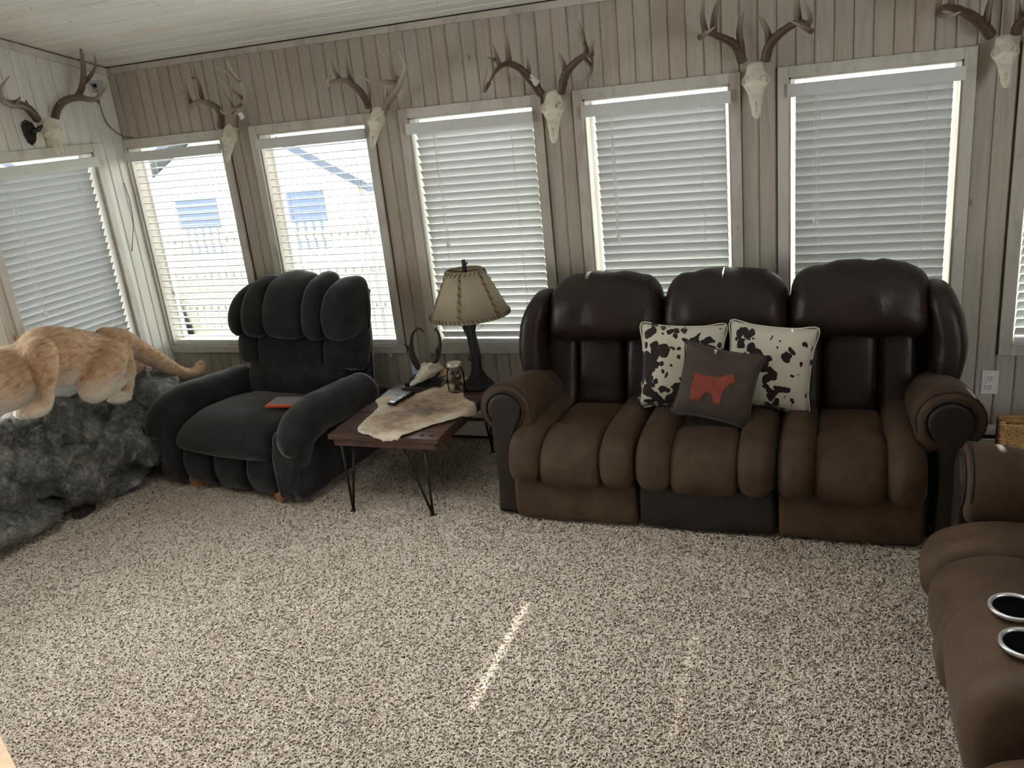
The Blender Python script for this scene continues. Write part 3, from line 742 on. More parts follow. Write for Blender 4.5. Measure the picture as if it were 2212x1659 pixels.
# ================================================================== LOVESEAT WITH CONSOLE (faces the sofa's left)
def loveseat():
    t = thing('console_loveseat', (.305, 1.80, 0), -PI/2, 'brown reclining loveseat with cup holder console at the right picture edge', 'loveseat')
    for x0, x1 in ((-.80, -.185), (.185, .80)):
        seat_section(t, x0, x1, 'leather_side', 'suede_loveseat', 'suede_loveseat', 'suede_loveseat', widths=(.30, .40, .30))
        head_pillow(t, x0, x1, 'suede_loveseat')
    pr = [(.56, .535), (.40, .565), (.2, .57), (.06, .555), (-.015, .51), (-.04, .44), (-.03, .34), (.0, .24), (.06, .2), (.3, .2), (.58, .2)]
    c = puff('console', pr, -.175, .175, .05, 'suede_loveseat', t, bulge=.008, n=66)
    for x in (-.07, .065):
        r = lathe('cup_holder', [(.0445, .0), (.054, .0), (.054, .006), (.051, .009), (.047, .008), (.0445, .004), (.0445, .0)], 'steel', c, 32, (x, .085, .578), False)
        lathe('cup_well_shade', [(.0, .0), (.0443, .0), (.0443, .003), (.0, .003)], 'matte_black', r, 24, (x, .085, .5775))  # no real hole: flat black disc painted as the well's deep shade
    arm(t, -1, -.92, 'suede_loveseat', 'leather_side', zr=.5, R=.115); arm(t, 1, .92, 'suede_loveseat', 'leather_side', zr=.5, R=.115)
    box('back_frame', -.93, .93, .77, .85, .05, .82, 'leather_side', t, .03, True)
    box('base_rail', -.83, .83, .12, .80, .02, .2, 'black', t, .01)
plain('matte_black', (.004, .004, .004), .95, spec=.0); plain('steel', (.72, .72, .72), .3, metal=.85, nz=.03)
loveseat()

# ================================================================== CHARCOAL RECLINER
def recliner():
    t = thing('rocker_recliner', (-2.845, 3.13, 0), math.radians(-8), 'charcoal velvet rocker recliner with fanned channel-tufted back between rock and table', 'recliner')
    m = 'velvet'
    seat = [(.62, .33), (.42, .385), (.22, .40), (.08, .38), (-.01, .33), (-.035, .28), (-.01, .245), (.08, .23), (.6, .23)]
    puff('seat_cushion', seat, -.32, .32, .06, m, t, bulge=.015, wrinkle=.006, n=54)
    ft = [(.03, .245), (.005, .20), (-.005, .13), (.02, .06), (.07, .035), (.13, .05), (.14, .15), (.10, .24)]
    for x0, x1 in ((-.335, -.115), (-.115, .115), (.115, .335)):
        puff('foot_panel', ft, x0, x1, .05, m, t, bulge=.01, wrinkle=.003)
    # arms: flared rolls that turn down at the front
    for s in (-1, 1):
        # roll, swept along y: x offset flares to the outside towards the front
        V = []; F = []; n = 26; seg = 20
        for i in range(n):
            u = i/(n-1); y = -.05+u*.68
            fr = max(0, 1-u/.30)
            k = math.sqrt(max(0, 1-fr**2.6)) if fr > 0 else 1
            bend = max(0, 1-u/.45)**2
            zc = .405+.02*math.sin(min(1, u*2.0)*PI/2)-.04*max(0, u-.4)-.07*bend
            xc = s*(.425+.045*(1-u)**1.5)
            rx = .105*k+.004; rz = (.085+.0*u)*k+.004
            for q in range(seg):
                a = 2*PI*q/seg
                V.append((xc+rx*math.cos(a)-s*.0, y, zc+rz*math.sin(a)-(.02 if math.sin(a) < 0 else 0)*abs(math.sin(a))))
        for i in range(n-1):
            for q in range(seg):
                a = i*seg+q; b = i*seg+(q+1) % seg; F.append((a, b, b+seg, a+seg))
        F.append(tuple(range(seg))[::-1]); F.append(tuple((n-1)*seg+q for q in range(seg)))
        for i, v in enumerate(V):
            v = Vector(v); V[i] = v+Vector((0, 0, 1))*noise.noise(Vector((v.x*5, v.y*26, v.z*5)))*.004
        o = mesh('arm_roll', V, F, m, t)
        bmm = bmesh.new(); bmm.from_mesh(o.data); bmesh.ops.recalc_face_normals(bmm, faces=bmm.faces); bmm.to_mesh(o.data); bmm.free()
        # front post tapering to the floor
        pr = [(s*.335, .06), (s*.33, .25), (s*.345, .30), (s*.37, .38), (s*.47, .40), (s*.55, .37), (s*.52, .28), (s*.475, .18), (s*.44, .06), (s*.39, .05)]
        puff('arm_front', pr, -.015, .10, .03, m, t, mp=lambda a, b, c: (a, c, b), bulge=.006)
        # outer side panel
        sp = [(.0, .055), (.02, .25), (.02, .36), (.35, .395), (.74, .39), (.75, .25), (.70, .09), (.6, .055), (.3, .05)]
        puff('arm_side', sp, s*.445-.045, s*.445+.045, .025, m, t)
    # inner back: bottom, lumbar row, fanned top row
    def rect(a0, a1): return a0, a1
    def backpuff(name, x0, x1, z0, z1, y0, dep, r=.04, b=.02, tilt=0, dzc=0):
        cx = (x0+x1)/2; cz = (z0+z1)/2; lean = .30
        pr = [(-.02, z0+.02), (-dep*.75, z0+.04), (-dep, cz), (-dep*.8, z1-.05), (-dep*.3, z1-.004), (.06, z1), (.09, cz), (.06, z0)]
        def warp(a, bb, c):
            h_ = (bb-cz)
            ca, sa = math.cos(tilt), math.sin(tilt)
            cc, bb2 = cx+(c-cx)*ca+h_*sa, cz+h_*ca-(c-cx)*sa
            return y0+a+lean*(bb2-.42)+.35*max(0, abs(cc)-.25)**1.5, bb2+dzc, cc
        return puff(name, pr, x0, x1, r, m, t, bulge=b, wrinkle=.005, warp=warp)
    backpuff('back_panel', -.345, .345, .32, .55, .60, .05, .03, .02)
    for x0, x1 in ((-.435, -.26), (-.26, .215), (.215, .43)):
        backpuff('lumbar_panel', x0, x1, .50, .73, .60, .065, .035, .012)
    tops = [(-.445, -.32, .905, .13), (-.325, -.155, .95, .09), (-.165, .125, .972, .02), (.115, .26, .968, -.03), (.25, .435, .94, -.09)]
    for x0, x1, zt, tl in tops:
        backpuff('top_channel', x0, x1, .665, zt, .585, .125, .045, .022, tl)
    # outer back shell
    sh = [(.66, .12), (.70, .5), (.78, .89), (.83, .91), (.85, .82), (.82, .45), (.76, .10)]
    puff('back_shell', sh, -.41, .41, .06, m, t, bulge=.01)
    # wooden rocker base
    for s in (-1, 1):
        bmm = bmesh.new(); bx(bmm, s*.30-.03, s*.30+.03, .02, .66, .008, .075, .01)
        for v in bmm.verts:
            if v.co.z < .04: v.co.z += .03*abs((v.co.y-.34)/.32)**3*0
        bm_obj('rocker_base', bmm, 'oak', t)
recliner()

# ================================================================== PILLOWS ON THE SOFA
def cow_mat(name, off):
    t = NT(name); tc = t.new('ShaderNodeTexCoord'); mp = t.new('ShaderNodeMapping'); mp.inputs['Location'].default_value = off
    t.link(tc.outputs['Object'], mp.inputs['Vector'])
    vo = t.new('ShaderNodeTexVoronoi'); vo.inputs['Scale'].default_value = 25; vo.feature = 'F1'; vo.inputs['Randomness'].default_value = 1
    nz = t.new('ShaderNodeTexNoise'); nz.inputs['Scale'].default_value = 16; nz.inputs['Detail'].default_value = 2; t.link(mp.outputs[0], nz.inputs['Vector'])
    ad = t.new('ShaderNodeMixRGB'); ad.blend_type = 'ADD'; ad.inputs[0].default_value = .07; t.link(mp.outputs[0], ad.inputs[1]); t.link(nz.outputs['Color'], ad.inputs[2]); t.link(ad.outputs[0], vo.inputs['Vector'])
    big = t.noise(mp.outputs[0], 6.5, 1.5, .5)
    th = t.new('ShaderNodeMath', operation='MULTIPLY_ADD'); t.link(big, th.inputs[0]); th.inputs[1].default_value = 2.3; th.inputs[2].default_value = -.82
    sb = t.new('ShaderNodeMath', operation='SUBTRACT'); t.link(th.outputs[0], sb.inputs[0]); t.link(vo.outputs['Distance'], sb.inputs[1])
    ad2 = t.new('ShaderNodeMath', operation='ADD'); t.link(sb.outputs[0], ad2.inputs[0]); ad2.inputs[1].default_value = .5
    c = t.ramp(ad2.outputs[0], [(.49, (.66, .61, .50)), (.52, (.030, .016, .017))])
    t.set(c, .75, spec=.2, sheen=.2); t.bump(t.noise(tc.outputs['Object'], 26, 3), .25, .008); M[name] = t.m
cow_mat('cowhide_print', (3.1, 1.2, .4)); cow_mat('cowhide_print_two', (7.7, 4.2, 2.35))
cloth('pillow_brown', (.060, .043, .035), (.092, .068, .056), .7, .25, .15, 8)
t = NT('red_applique'); v = t.coords('Object'); t.set(t.ramp(t.noise(v, 22, 4), [(.35, (.22, .038, .022)), (.65, (.32, .06, .034))]), .75); M['red_applique'] = t.m
def pillow_pt(u, v, side, w, h, th):
    x = w/2*u*(1-.07*(1-v*v)**1.0*abs(u)**2); z = h/2*v*(1-.07*(1-u*u)*abs(v)**2)
    d = th/2*max(0, (1-u**4)*(1-v**4))**.55*(.78+.22*(1-u*u)*(1-v*v))
    n1 = noise.noise(Vector((u*2.3+w*31, v*2.3+side*5, h*17)))*.012*(1-u**4)*(1-v**4)
    return Vector((x, -side*(d+n1), z))
def throw_pillow(label, mat, w, h, th, loc, rot, seed=0):
    n = 22; V = []; F = []; idx = {}
    for side in (1, -1):
        for i in range(n+1):
            for j in range(n+1):
                if side == -1 and (i in (0, n) or j in (0, n)): idx[(side, i, j)] = idx[(1, i, j)]; continue
                idx[(side, i, j)] = len(V); V.append(pillow_pt(-1+2*i/n, -1+2*j/n, side, w, h, th))
        for i in range(n):
            for j in range(n):
                q = (idx[(side, i, j)], idx[(side, i+1, j)], idx[(side, i+1, j+1)], idx[(side, i, j+1)])
                F.append(q if side == 1 else q[::-1])
    t = thing('throw_pillow', loc, 0, label, 'pillow', 'throw pillows on the sofa'); t.rotation_euler = rot
    o = mesh('cover', V, F, mat, t)
    e = spline([(p.x, 0, p.z) for p in [pillow_pt(u, v, 1, w, h, th) for u, v in [(-1, -1), (-.5, -1), (0, -1), (.5, -1), (1, -1), (1, -.5), (1, 0), (1, .5), (1, 1), (.5, 1), (0, 1), (-.5, 1), (-1, 1), (-1, .5), (-1, 0), (-1, -.5)]]], 64, True)
    tube('seam', e+[e[0]], .003, mat, o, 6)
    return t
throw_pillow('cow-print throw pillow with spots, on the left of the steer pillow', 'cowhide_print', .36, .365, .13, (-.605, 3.495, .607), (math.radians(-14), math.radians(3), math.radians(5)))
throw_pillow('cow-print throw pillow with folded top corner, on the right of the steer pillow', 'cowhide_print_two', .355, .36, .13, (-.245, 3.50, .603), (math.radians(-14), math.radians(5), math.radians(-5)))
sp = throw_pillow('brown throw pillow with a red steer silhouette, in front of two cow-print pillows', 'pillow_brown', .315, .305, .12, (-.437, 3.34, .578), (math.radians(-16), math.radians(12), 0))
def steer():
    P = [(770, 595), (860, 625), (1000, 645), (1060, 650), (1120, 620), (1190, 620), (1205, 660), (1220, 690), (1205, 715), (1150, 715), (1110, 760), (1070, 810), (1045, 850), (1035, 920), (990, 920), (955, 885), (965, 830), (940, 815), (880, 800), (815, 795), (800, 890), (760, 885), (700, 875), (715, 780), (705, 770), (730, 680), (750, 620)]
    # pillow corner frame in the close-up: u along the top edge, v up the left edge
    tl, tr, bl = Vector((650, 285)), Vector((1515, 450)), Vector((485, 1010))
    ex, ey = tr-tl, bl-tl; det = ex.x*ey.y-ex.y*ey.x
    bm = bmesh.new(); vs = []
    for p in P:
        q = Vector(p)-tl; a = (q.x*ey.y-q.y*ey.x)/det; b = (ex.x*q.y-ex.y*q.x)/det
        vs.append(bm.verts.new((a*2-1, 0, 1-2*b)))
    f = bm.faces.new(vs); bmesh.ops.triangulate(bm, faces=[f])
    for _ in range(3): bmesh.ops.subdivide_edges(bm, edges=[e for e in bm.edges if e.calc_length() > .09], cuts=1)
    bmesh.ops.triangulate(bm, faces=bm.faces[:])
    for v in bm.verts: v.co = pillow_pt(v.co.x, v.co.z, 1, .315, .305, .12)+Vector((0, -.0025, 0))
    r = bmesh.ops.extrude_face_region(bm, geom=bm.faces[:])
    for g in r['geom']:
        if isinstance(g, bmesh.types.BMVert): g.co.y += .004
    bmesh.ops.recalc_face_normals(bm, faces=bm.faces)
    o = bm_obj('steer_applique', bm, 'red_applique', sp, True); o['label'] = 'red suede steer silhouette'
steer()

# ================================================================== SIDE TABLE
t = NT('barn_wood'); v = t.coords('Object', (2.2, 26, 26), rand=True); n1 = t.noise(v, 1.6, 6, .65, .7)
t.set(t.ramp(n1, [(.28, (.030, .016, .013)), (.52, (.085, .042, .032)), (.75, (.17, .10, .078))]), .34, spec=.5); t.bump(n1, .35, .004); M['barn_wood'] = t.m
tb = thing('plank_table', (-1.888, 3.44, 0), 0, 'low dark reddish plank table on thin hairpin legs beside the sofa', 'table')
TW, TZ = .28, .402
y = -.378; wds = [.085, .105, .11, .10, .115, .11, .13]
for w in wds:
    dz = random.uniform(-.002, .0015); box('plank', -TW+random.uniform(-.006, .004), TW+random.uniform(-.004, .006), y+.0015, y+w-.0015, TZ-.026, TZ+dz-.001, 'barn_wood', tb, .003); y += w
for x in (-.235, -.185, .185, .235):
    lathe('bolt_hole', [(.0, 0), (.009, 0), (.009, .0012), (.0, .0012)], 'black', tb, 14, (x, -.335, TZ-.0008))
box('apron', -.26, .26, -.36, -.325, TZ-.062, TZ-.026, 'barn_wood', tb, .003)
box('apron', -.26, .26, .325, .36, TZ-.062, TZ-.026, 'barn_wood', tb, .003)
for s in (-1, 1): box('side_rail', s*.255-.02, s*.255+.02, -.32, .32, TZ-.056, TZ-.026, 'barn_wood', tb, .003)
for (fx, fy, ax, ay) in ((-.222, -.357, .05, .10), (.19, -.342, -.12, .02), (.205, .385, -.03, -.12), (-.2, .385, .05, -.10)):
    V, F = tube_data([(fx, fy, .006), (fx+.004*(1 if fx > 0 else -1), fy+.004, TZ-.026)], .0062, 8)
    tube_data([(fx, fy, .006), (fx+ax, fy+ay*.3, TZ-.03)], .0062, 8, V, F)
    lg = mesh('hairpin_leg', V, F, 'dark_metal', tb)
    lathe('foot', [(0, 0), (.018, 0), (.018, .005), (.009, .012), (0, .013)], 'dark_metal', lg, 14, (fx, fy, 0.0))

# ---- deer hide on the table
t = NT('deer_hide'); v = t.coords('Object', (9, 26, 9)); n1 = t.noise(v, 1.5, 6, .7, 1.2)
at = t.new('ShaderNodeAttribute', attribute_name='rim')
mu = t.new('ShaderNodeMath', operation='MULTIPLY_ADD'); t.link(n1, mu.inputs[0]); mu.inputs[1].default_value = 1.15; 
n4 = t.noise(t.coords('Object', (1, 1, 1)), 7, 3, .6, .5); m4 = t.new('ShaderNodeMath', operation='MULTIPLY_ADD'); t.link(n4, m4.inputs[0]); m4.inputs[1].default_value = 1.5; m4.inputs[2].default_value = -.75
m5 = t.new('ShaderNodeMath', operation='MULTIPLY'); t.link(at.outputs['Fac'], m5.inputs[0]); m5.inputs[1].default_value = .75
m6 = t.new('ShaderNodeMath', operation='ADD'); t.link(m4.outputs[0], m6.inputs[0]); t.link(m5.outputs[0], m6.inputs[1])
sb = t.new('ShaderNodeMath', operation='SUBTRACT'); t.link(m6.outputs[0], sb.inputs[0]); sb.inputs[1].default_value = .38; t.link(sb.outputs[0], mu.inputs[2])
t.set(t.ramp(mu.outputs[0], [(.05, (.13, .07, .04)), (.28, (.33, .20, .115)), (.52, (.52, .35, .21)), (.85, (.74, .64, .48))]), .8, sheen=.25); t.bump(n1, .6, .006); M['deer_hide'] = t.m
def hide():
    P = [(-2.0, 3.085), (-1.94, 3.06), (-1.88, 3.035), (-1.80, 3.04), (-1.765, 3.10), (-1.70, 3.2), (-1.62, 3.30), (-1.575, 3.38), (-1.555, 3.44), (-1.60, 3.50), (-1.68, 3.56), (-1.72, 3.63), (-1.77, 3.72), (-1.84, 3.77), (-1.90, 3.74), (-1.94, 3.66), (-1.98, 3.595), (-2.05, 3.57), (-2.14, 3.55), (-2.145, 3.49), (-2.09, 3.42), (-2.07, 3.34), (-2.06, 3.22), (-2.04, 3.13)]
    B = spline([(a, b, 0) for a, b in P], 144, True); m = len(B); c = Vector((-1.86, 3.36, 0)); org = Vector((-1.86, 3.36, .404))
    V = []; F = []; A = []; R = 16
    def zz(p, s):
        z = .0035+.003*(noise.noise(Vector((p.x*9, p.y*9, 0)))+1)+.004*s*(noise.noise(Vector((p.x*22, p.y*22, 2)))+.6)
        ox = max(0, p.x+1.600); oy = max(0, 3.058-p.y); d = ox+oy
        if d > 0: z = z-d*1.6
        return TZ+z
    for i in range(R+1):
        s = (i/R)**.85
        for k in range(m):
            b = B[k]; jag = 1+(.030*noise.noise(Vector((k*.9, 0, 0)))+.03*noise.noise(Vector((k*.23, 5, 0))))*s
            p = c+(b-c)*s*jag
            if p.x > -1.600: p.x = -1.600+(p.x+1.600)*.55
            if p.y < 3.058: p.y = 3.058-(3.058-p.y)*.5
            V.append(Vector((p.x, p.y, zz(p, s)))-org); A.append(s)
    for i in range(R):
        for k in range(m):
            a = i*m+k; b = i*m+(k+1) % m; F.append((a, b, b+m, a+m))
    V = V[m-1:]; A = A[m-1:]; F = [(0, 1+(k+1) % m, 1+k) for k in range(m)]+[tuple(i-m+1 for i in f) for f in F[m:]]
    o = mesh('deer_hide', V, F, 'deer_hide'); o.location = org
    at = o.data.attributes.new('rim', 'FLOAT', 'POINT')
    for i, x in enumerate(A): at.data[i].value = x**2.2
    md = o.modifiers.new('s', 'SOLIDIFY'); md.thickness = .0035; md.offset = 1
    tag(o, 'tan and cream deer hide with ragged edges draped over the plank table', 'animal hide')
hide()
# ---- remote
t = thing('remote_control', (-2.0, 3.50, TZ+.014), math.radians(-10), 'slim black remote control lying on the deer hide', 'remote')
box('body', -.021, .021, -.088, .088, 0, .016, 'black_gloss', t, .005)
plain('grey_button', (.22, .23, .25), .4)
for i in range(6):
    for j in range(3): sbox('button', (-.011+j*.011, -.055+i*.02, .0165), (.007, .011, .003), 'grey_button', t, 3, 3)
# ---- books
plain('paper', (.72, .71, .67), .8, nz=.04); plain('book_black', (.018, .018, .02), .35); plain('book_navy', (.028, .032, .055), .35); plain('magazine', (.10, .10, .11), .3)
plain('pale_blue', (.42, .50, .66), .6, nz=.06)
def book(loc, rz, w, d, h, mat, label, text=None):
    t = thing('book', loc, rz, label, 'book', 'books under the pronghorn skull')
    box('cover', -w/2, w/2, -d/2, d/2, 0, h*.12, mat, t, .0006); box('cover', -w/2, w/2, -d/2, d/2, h*.88, h, mat, t, .0006)
    box('spine', -w/2, w/2, -d/2, -d/2+.003, h*.12, h*.88, mat, t, 0)
    box('pages', -w/2+.004, w/2-.004, -d/2+.003, d/2-.004, h*.12, h*.88, 'paper', t, 0)
    return t
book((-1.995, 3.765, TZ+.001), math.radians(4), .22, .14, .008, 'magazine', 'thin dark magazine at the bottom of the stack under the pronghorn skull')
book((-1.985, 3.772, TZ+.0095), math.radians(2), .205, .13, .019, 'book_black', 'black hardback book in the middle of the stack under the pronghorn skull')
book((-1.965, 3.785, TZ+.029), math.radians(-3), .17, .105, .017, 'book_navy', 'small navy book topmost in the stack under the pronghorn skull')
t = thing('folded_card', (-2.055, 3.83, TZ+.047), math.radians(15), 'pale blue folded card propped on the book stack behind the pronghorn skull', 'card')
for s in (-1, 1):
    o = box('card_leaf', -.035, .035, -.0008, .0008, 0, .058, 'pale_blue', t, 0); o.rotation_euler = (s*.5, 0, 0); o.location = (0, s*.0278, 0)
# ---- pronghorn skull
A = Vector((-1.925, 3.80, .515)); B = Vector((-2.03, 3.655, .437))
t = thing('pronghorn_skull', (-1.96, 3.75, TZ+.046), 0, 'white pronghorn skull with hooked black horns resting on a stack of books', 'skull'); T0 = t.location.copy()
zax = (A-B).normalized(); face = Vector((-.25, -.45, .85)); yax = -(face-zax*face.dot(zax)).normalized(); xax = yax.cross(zax)
o = bpy.data.objects.new('skull', SKULL); o.rotation_euler = Matrix((xax, yax, zax)).transposed().to_euler(); o.location = A-T0; s = (A-B).length/.285; o.scale = (s*1.2, s*1.15, s); link(o, t)
for q in (-1, 1):
    r = bpy.data.objects.new('eye_socket', RING); r.location = (q*.0525, -.021, -.094); r.rotation_euler = (0, 0, q*math.radians(50)); r.scale = (1.15, 1.5, 1.15); link(r, o)
def zz5(u, v, Y): return at_y(840+u*240/2212, 700+v*180/1659, Y)-T0
horns = [[([(600, 880, 3.80), (530, 760, 3.79), (470, 630, 3.78), (450, 500, 3.77), (450, 340, 3.76), (475, 200, 3.75), (560, 95, 3.735), (640, 105, 3.72), (705, 178, 3.71)], [.024, .026, .025, .022, .013, .010, .008, .006, .002]), ([(450, 560, 3.775), (370, 460, 3.765), (290, 388, 3.75)], [.020, .011, .002])],
         [([(860, 910, 3.79), (900, 780, 3.78), (960, 640, 3.775), (1000, 500, 3.77), (1020, 380, 3.77), (1010, 260, 3.765), (975, 150, 3.76), (930, 95, 3.755), (908, 165, 3.75)], [.018, .022, .021, .017, .012, .010, .008, .006, .002]), ([(965, 600, 3.77), (945, 520, 3.75), (965, 455, 3.74)], [.012, .007, .002])]]
antler_mat('horn', (.022, .015, .012), (.085, .062, .05), (.016, .013, .013))
for H in horns:
    V = []; F = []; T = []
    for pts, rr in H:
        p2 = spline([zz5(*p) for p in pts], 6*len(pts)); n = len(p2); R = []
        for i in range(n):
            q = i/(n-1)*(len(rr)-1); a = int(min(q, len(rr)-2)); R.append((rr[a]+(rr[a+1]-rr[a])*(q-a))*.72)
        tube_data(p2, R, 10, V, F); T += [x/(n-1) for x in range(n) for _ in range(10)]
    o = mesh('horn', V, F, 'horn', t); at = o.data.attributes.new('tipness', 'FLOAT', 'POINT')
    for i, x in enumerate(T): at.data[i].value = x
# ---- rawhide scrap behind the skull
def scrap():
    V = []; F = []; n, m = 14, 10; org = Vector((-1.83, 3.80, TZ))
    for i in range(n+1):
        for j in range(m+1):
            u, v = i/n, j/m
            x = -.085+.20*u; yy = -.045+.085*v+.02*u
            z = .065*(1-u)**1.3*(.6+.4*v)+.006+.006*noise.noise(Vector((u*4, v*4, 1)))
            V.append((x, yy*(1-.4*u), z))
    for i in range(n):
        for j in range(m): a = i*(m+1)+j; F.append((a, a+m+1, a+m+2, a+1))
    o = mesh('rawhide_scrap', V, F, 'rawhide'); o.location = org
    md = o.modifiers.new('s', 'SOLIDIFY'); md.thickness = .004
    tag(o, 'curled tan rawhide flap between the pronghorn skull and the glass jar', 'rawhide')
plain('rawhide', (.60, .42, .24), .7, nz=.15, sc=12); scrap()
# ---- jar
plain('lid', (.62, .58, .47), .35, metal=.5, nz=.05)
t = NT('jar_glass'); t.n.remove(t.b)
g1 = t.new('ShaderNodeBsdfTransparent'); g1.inputs[0].default_value = (.97, .98, .98, 1)
g2 = t.new('ShaderNodeBsdfGlossy'); g2.inputs['Roughness'].default_value = .05
lw = t.new('ShaderNodeLayerWeight'); lw.inputs[0].default_value = .10; mx = t.new('ShaderNodeMixShader')
t.link(lw.outputs['Fresnel'], mx.inputs[0]); t.link(g1.outputs[0], mx.inputs[1]); t.link(g2.outputs[0], mx.inputs[2]); t.link(mx.outputs[0], t.out.inputs[0]); M['jar_glass'] = t.m
jl = Vector((-1.765, 3.655, TZ+.010))
t = thing('glass_jar', jl, 0, 'glass jar with a pale lid holding dark curled pieces, standing on the hide', 'jar')
lathe('glass', [(.0, .0), (.036, .0), (.042, .004), (.044, .02), (.0455, .06), (.045, .09), (.041, .108), (.034, .12), (.033, .132), (.031, .132), (.032, .119), (.039, .107), (.0425, .09), (.043, .06), (.0415, .02), (.038, .006), (.0, .005)], 'jar_glass', t, 32)
lathe('lid', [(.0, .149), (.030, .149), (.034, .1505), (.0365, .148), (.037, .133), (.0355, .130), (.0, .130)], 'lid', t, 32)
plain('dark_bits', (.075, .055, .045), .35, nz=.6, sc=60)
rr = random.Random(3)
for i in range(13):
    a = i*2.4; r = .022*(.4+.6*rr.random()); z = .012+i*.0072
    p0 = Vector((r*math.cos(a), r*math.sin(a), z)); d = Vector((rr.uniform(-1, 1), rr.uniform(-1, 1), rr.uniform(.2, 1.2))).normalized()*.022
    pts = [p0-d*.7, p0+Vector((rr.uniform(-.006, .006), rr.uniform(-.006, .006), 0)), p0+d*.7]
    for p in pts:
        k = math.hypot(p.x, p.y); 
        if k > .029: p.x *= .029/k; p.y *= .029/k
        p.z = max(.014, min(.105, p.z))
    tube('curled_piece', pts, [.005, .010, .004], 'dark_bits', t, 7, 8)
# ---- lamp
lx, ly = -1.69, 3.755
L = thing('tree_lamp', (lx, ly, TZ+.001), 0, 'table lamp with dark tree-trunk base and laced parchment cone shade', 'lamp')
t = NT('bark'); v = t.coords('Object', (50, 50, 12)); n1 = t.noise(v, 1.6, 5, .7, .8); t.set(t.ramp(n1, [(.3, (.006, .006, .006)), (.7, (.022, .020, .019))]), .38); t.bump(n1, .8, .008); M['bark'] = t.m
lathe('base', [(0, 0), (.080, 0), (.083, .006), (.080, .012), (.073, .015), (.075, .02), (.070, .027), (.062, .03), (.055, .036), (.04, .045), (.03, .06), (.024, .075), (.0, .078)], 'bark', L, 40)
for i in range(9):
    a = 2*PI*i/9+.3; tube('root', [(.068*math.cos(a), .068*math.sin(a), .028), (.045*math.cos(a+.15), .045*math.sin(a+.15), .042), (.02*math.cos(a+.2), .02*math.sin(a+.2), .09)], [.005, .008, .008], 'bark', L, 7, 8)
tube('trunk', [(.0, 0, .05), (.002, 0, .10), (.004, .0, .17), (-.002, 0, .24), (-.008, 0, .30), (-.006, 0, .36), (-.004, 0, .42)], [.032, .028, .027, .026, .025, .022, .020], 'bark', L, 12, 42)
tube('branch', [(-.012, 0, .255), (-.032, -.004, .30), (-.042, -.006, .345), (-.048, -.006, .39)], [.014, .010, .008, .006], 'bark', L, 8, 16)
tube('branch', [(-.040, -.005, .325), (-.032, -.008, .355), (-.028, -.008, .385)], [.007, .006, .005], 'bark', L, 8, 10)
tube('branch', [(.008, -.006, .285), (.022, -.014, .315), (.035, -.018, .345)], [.012, .008, .005], 'bark', L, 8, 12)
tube('branch_stub', [(-.012, -.008, .15), (-.03, -.016, .158)], [.014, .011], 'bark', L, 9)
tube('twig_wire', [(.03, -.015, .305), (.055, -.018, .312), (.075, -.02, .335)], .0012, 'bark', L, 5, 8)
tube('twig_wire', [(-.04, -.006, .355), (-.065, -.008, .356), (-.09, -.01, .368)], .0012, 'bark', L, 5, 8)
tube('finial', [(0, 0, .56), (.001, 0, .61), (.0, 0, .655)], [.013, .011, .010], 'bark', L, 9, 8)
tube('finial_twig', [(.004, 0, .625), (.014, -.002, .632), (.02, -.003, .642)], [.005, .004, .004], 'bark', L, 7)
def parch(name, a, b, tc):
    t = NT(name); v = t.coords('Object'); n1 = t.noise(v, 18, 5, .6); t.set(t.ramp(n1, [(.3, a), (.7, b)]), .5, spec=.3)
    tr = t.new('ShaderNodeBsdfTranslucent'); tr.inputs[0].default_value = (*tc, 1); mx = t.new('ShaderNodeMixShader'); mx.inputs[0].default_value = .38
    t.link(t.b.outputs[0], mx.inputs[1]); t.link(tr.outputs[0], mx.inputs[2]); t.link(mx.outputs[0], t.out.inputs[0]); M[name] = t.m
parch('parchment', (.52, .44, .30), (.64, .56, .42), (.66, .55, .36)); parch('parchment_seam', (.34, .25, .15), (.42, .32, .20), (.30, .2, .1))
plain('lace', (.05, .028, .016), .6)
ZB, ZT, RB, RT = .378, .605, .203, .092
def cone(a, z, dr=0):
    k = (z-ZB)/(ZT-ZB); r = RB+(RT-RB)*k+dr; return Vector((r*math.cos(a), r*math.sin(a), z))
NPAN = 6; a0 = math.radians(-82)
for i in range(NPAN):
    V = []; F = []; n = 12
    for j in range(n+1):
        a = a0+2*PI*(i+j/n)/NPAN
        V += [cone(a, ZB), cone(a, ZT), cone(a, ZB, -.0022), cone(a, ZT, -.0022)]
    for j in range(n):
        q = j*4; F += [(q, q+4, q+5, q+1), (q+2, q+3, q+7, q+6), (q, q+2, q+6, q+4), (q+1, q+5, q+7, q+3)]
    pn = mesh('shade_panel', V, F, 'parchment', L)
    a = a0+2*PI*i/NPAN; V = []
    for z in (ZB, ZT):
        for da, dr in ((-.055, .0012), (.055, .0012), (.055, .0026), (-.055, .0026)):
            k = .6 if z == ZB else 1.0; V.append(cone(a+da*k*1.2, z, dr))
    mesh('seam_strip', V, [(0, 1, 2, 3), (4, 7, 6, 5), (0, 4, 5, 1), (1, 5, 6, 2), (2, 6, 7, 3), (3, 7, 4, 0)], 'parchment_seam', pn, False)
    for j in range(6):
        z = ZB+.03+j*.033; tube('lacing_stitch', [cone(a-.075, z+.008, .004), cone(a+.065, z-.006, .004)], .0017, 'lace', pn, 5)
V = []; F = []; V2 = []; F2 = []
for z, n, vv, ff in ((ZB, 56, V, F), (ZT, 26, V2, F2)):
    for i in range(n):
        a = 2*PI*i/n; d = .019 if z == ZB else -.019
        tube_data([cone(a, z+d*.9, .004), cone(a+.5*2*PI/n, z, .0035), cone(a+.55*2*PI/n, z+d*.1, -.005)], .0015, 5, vv, ff)
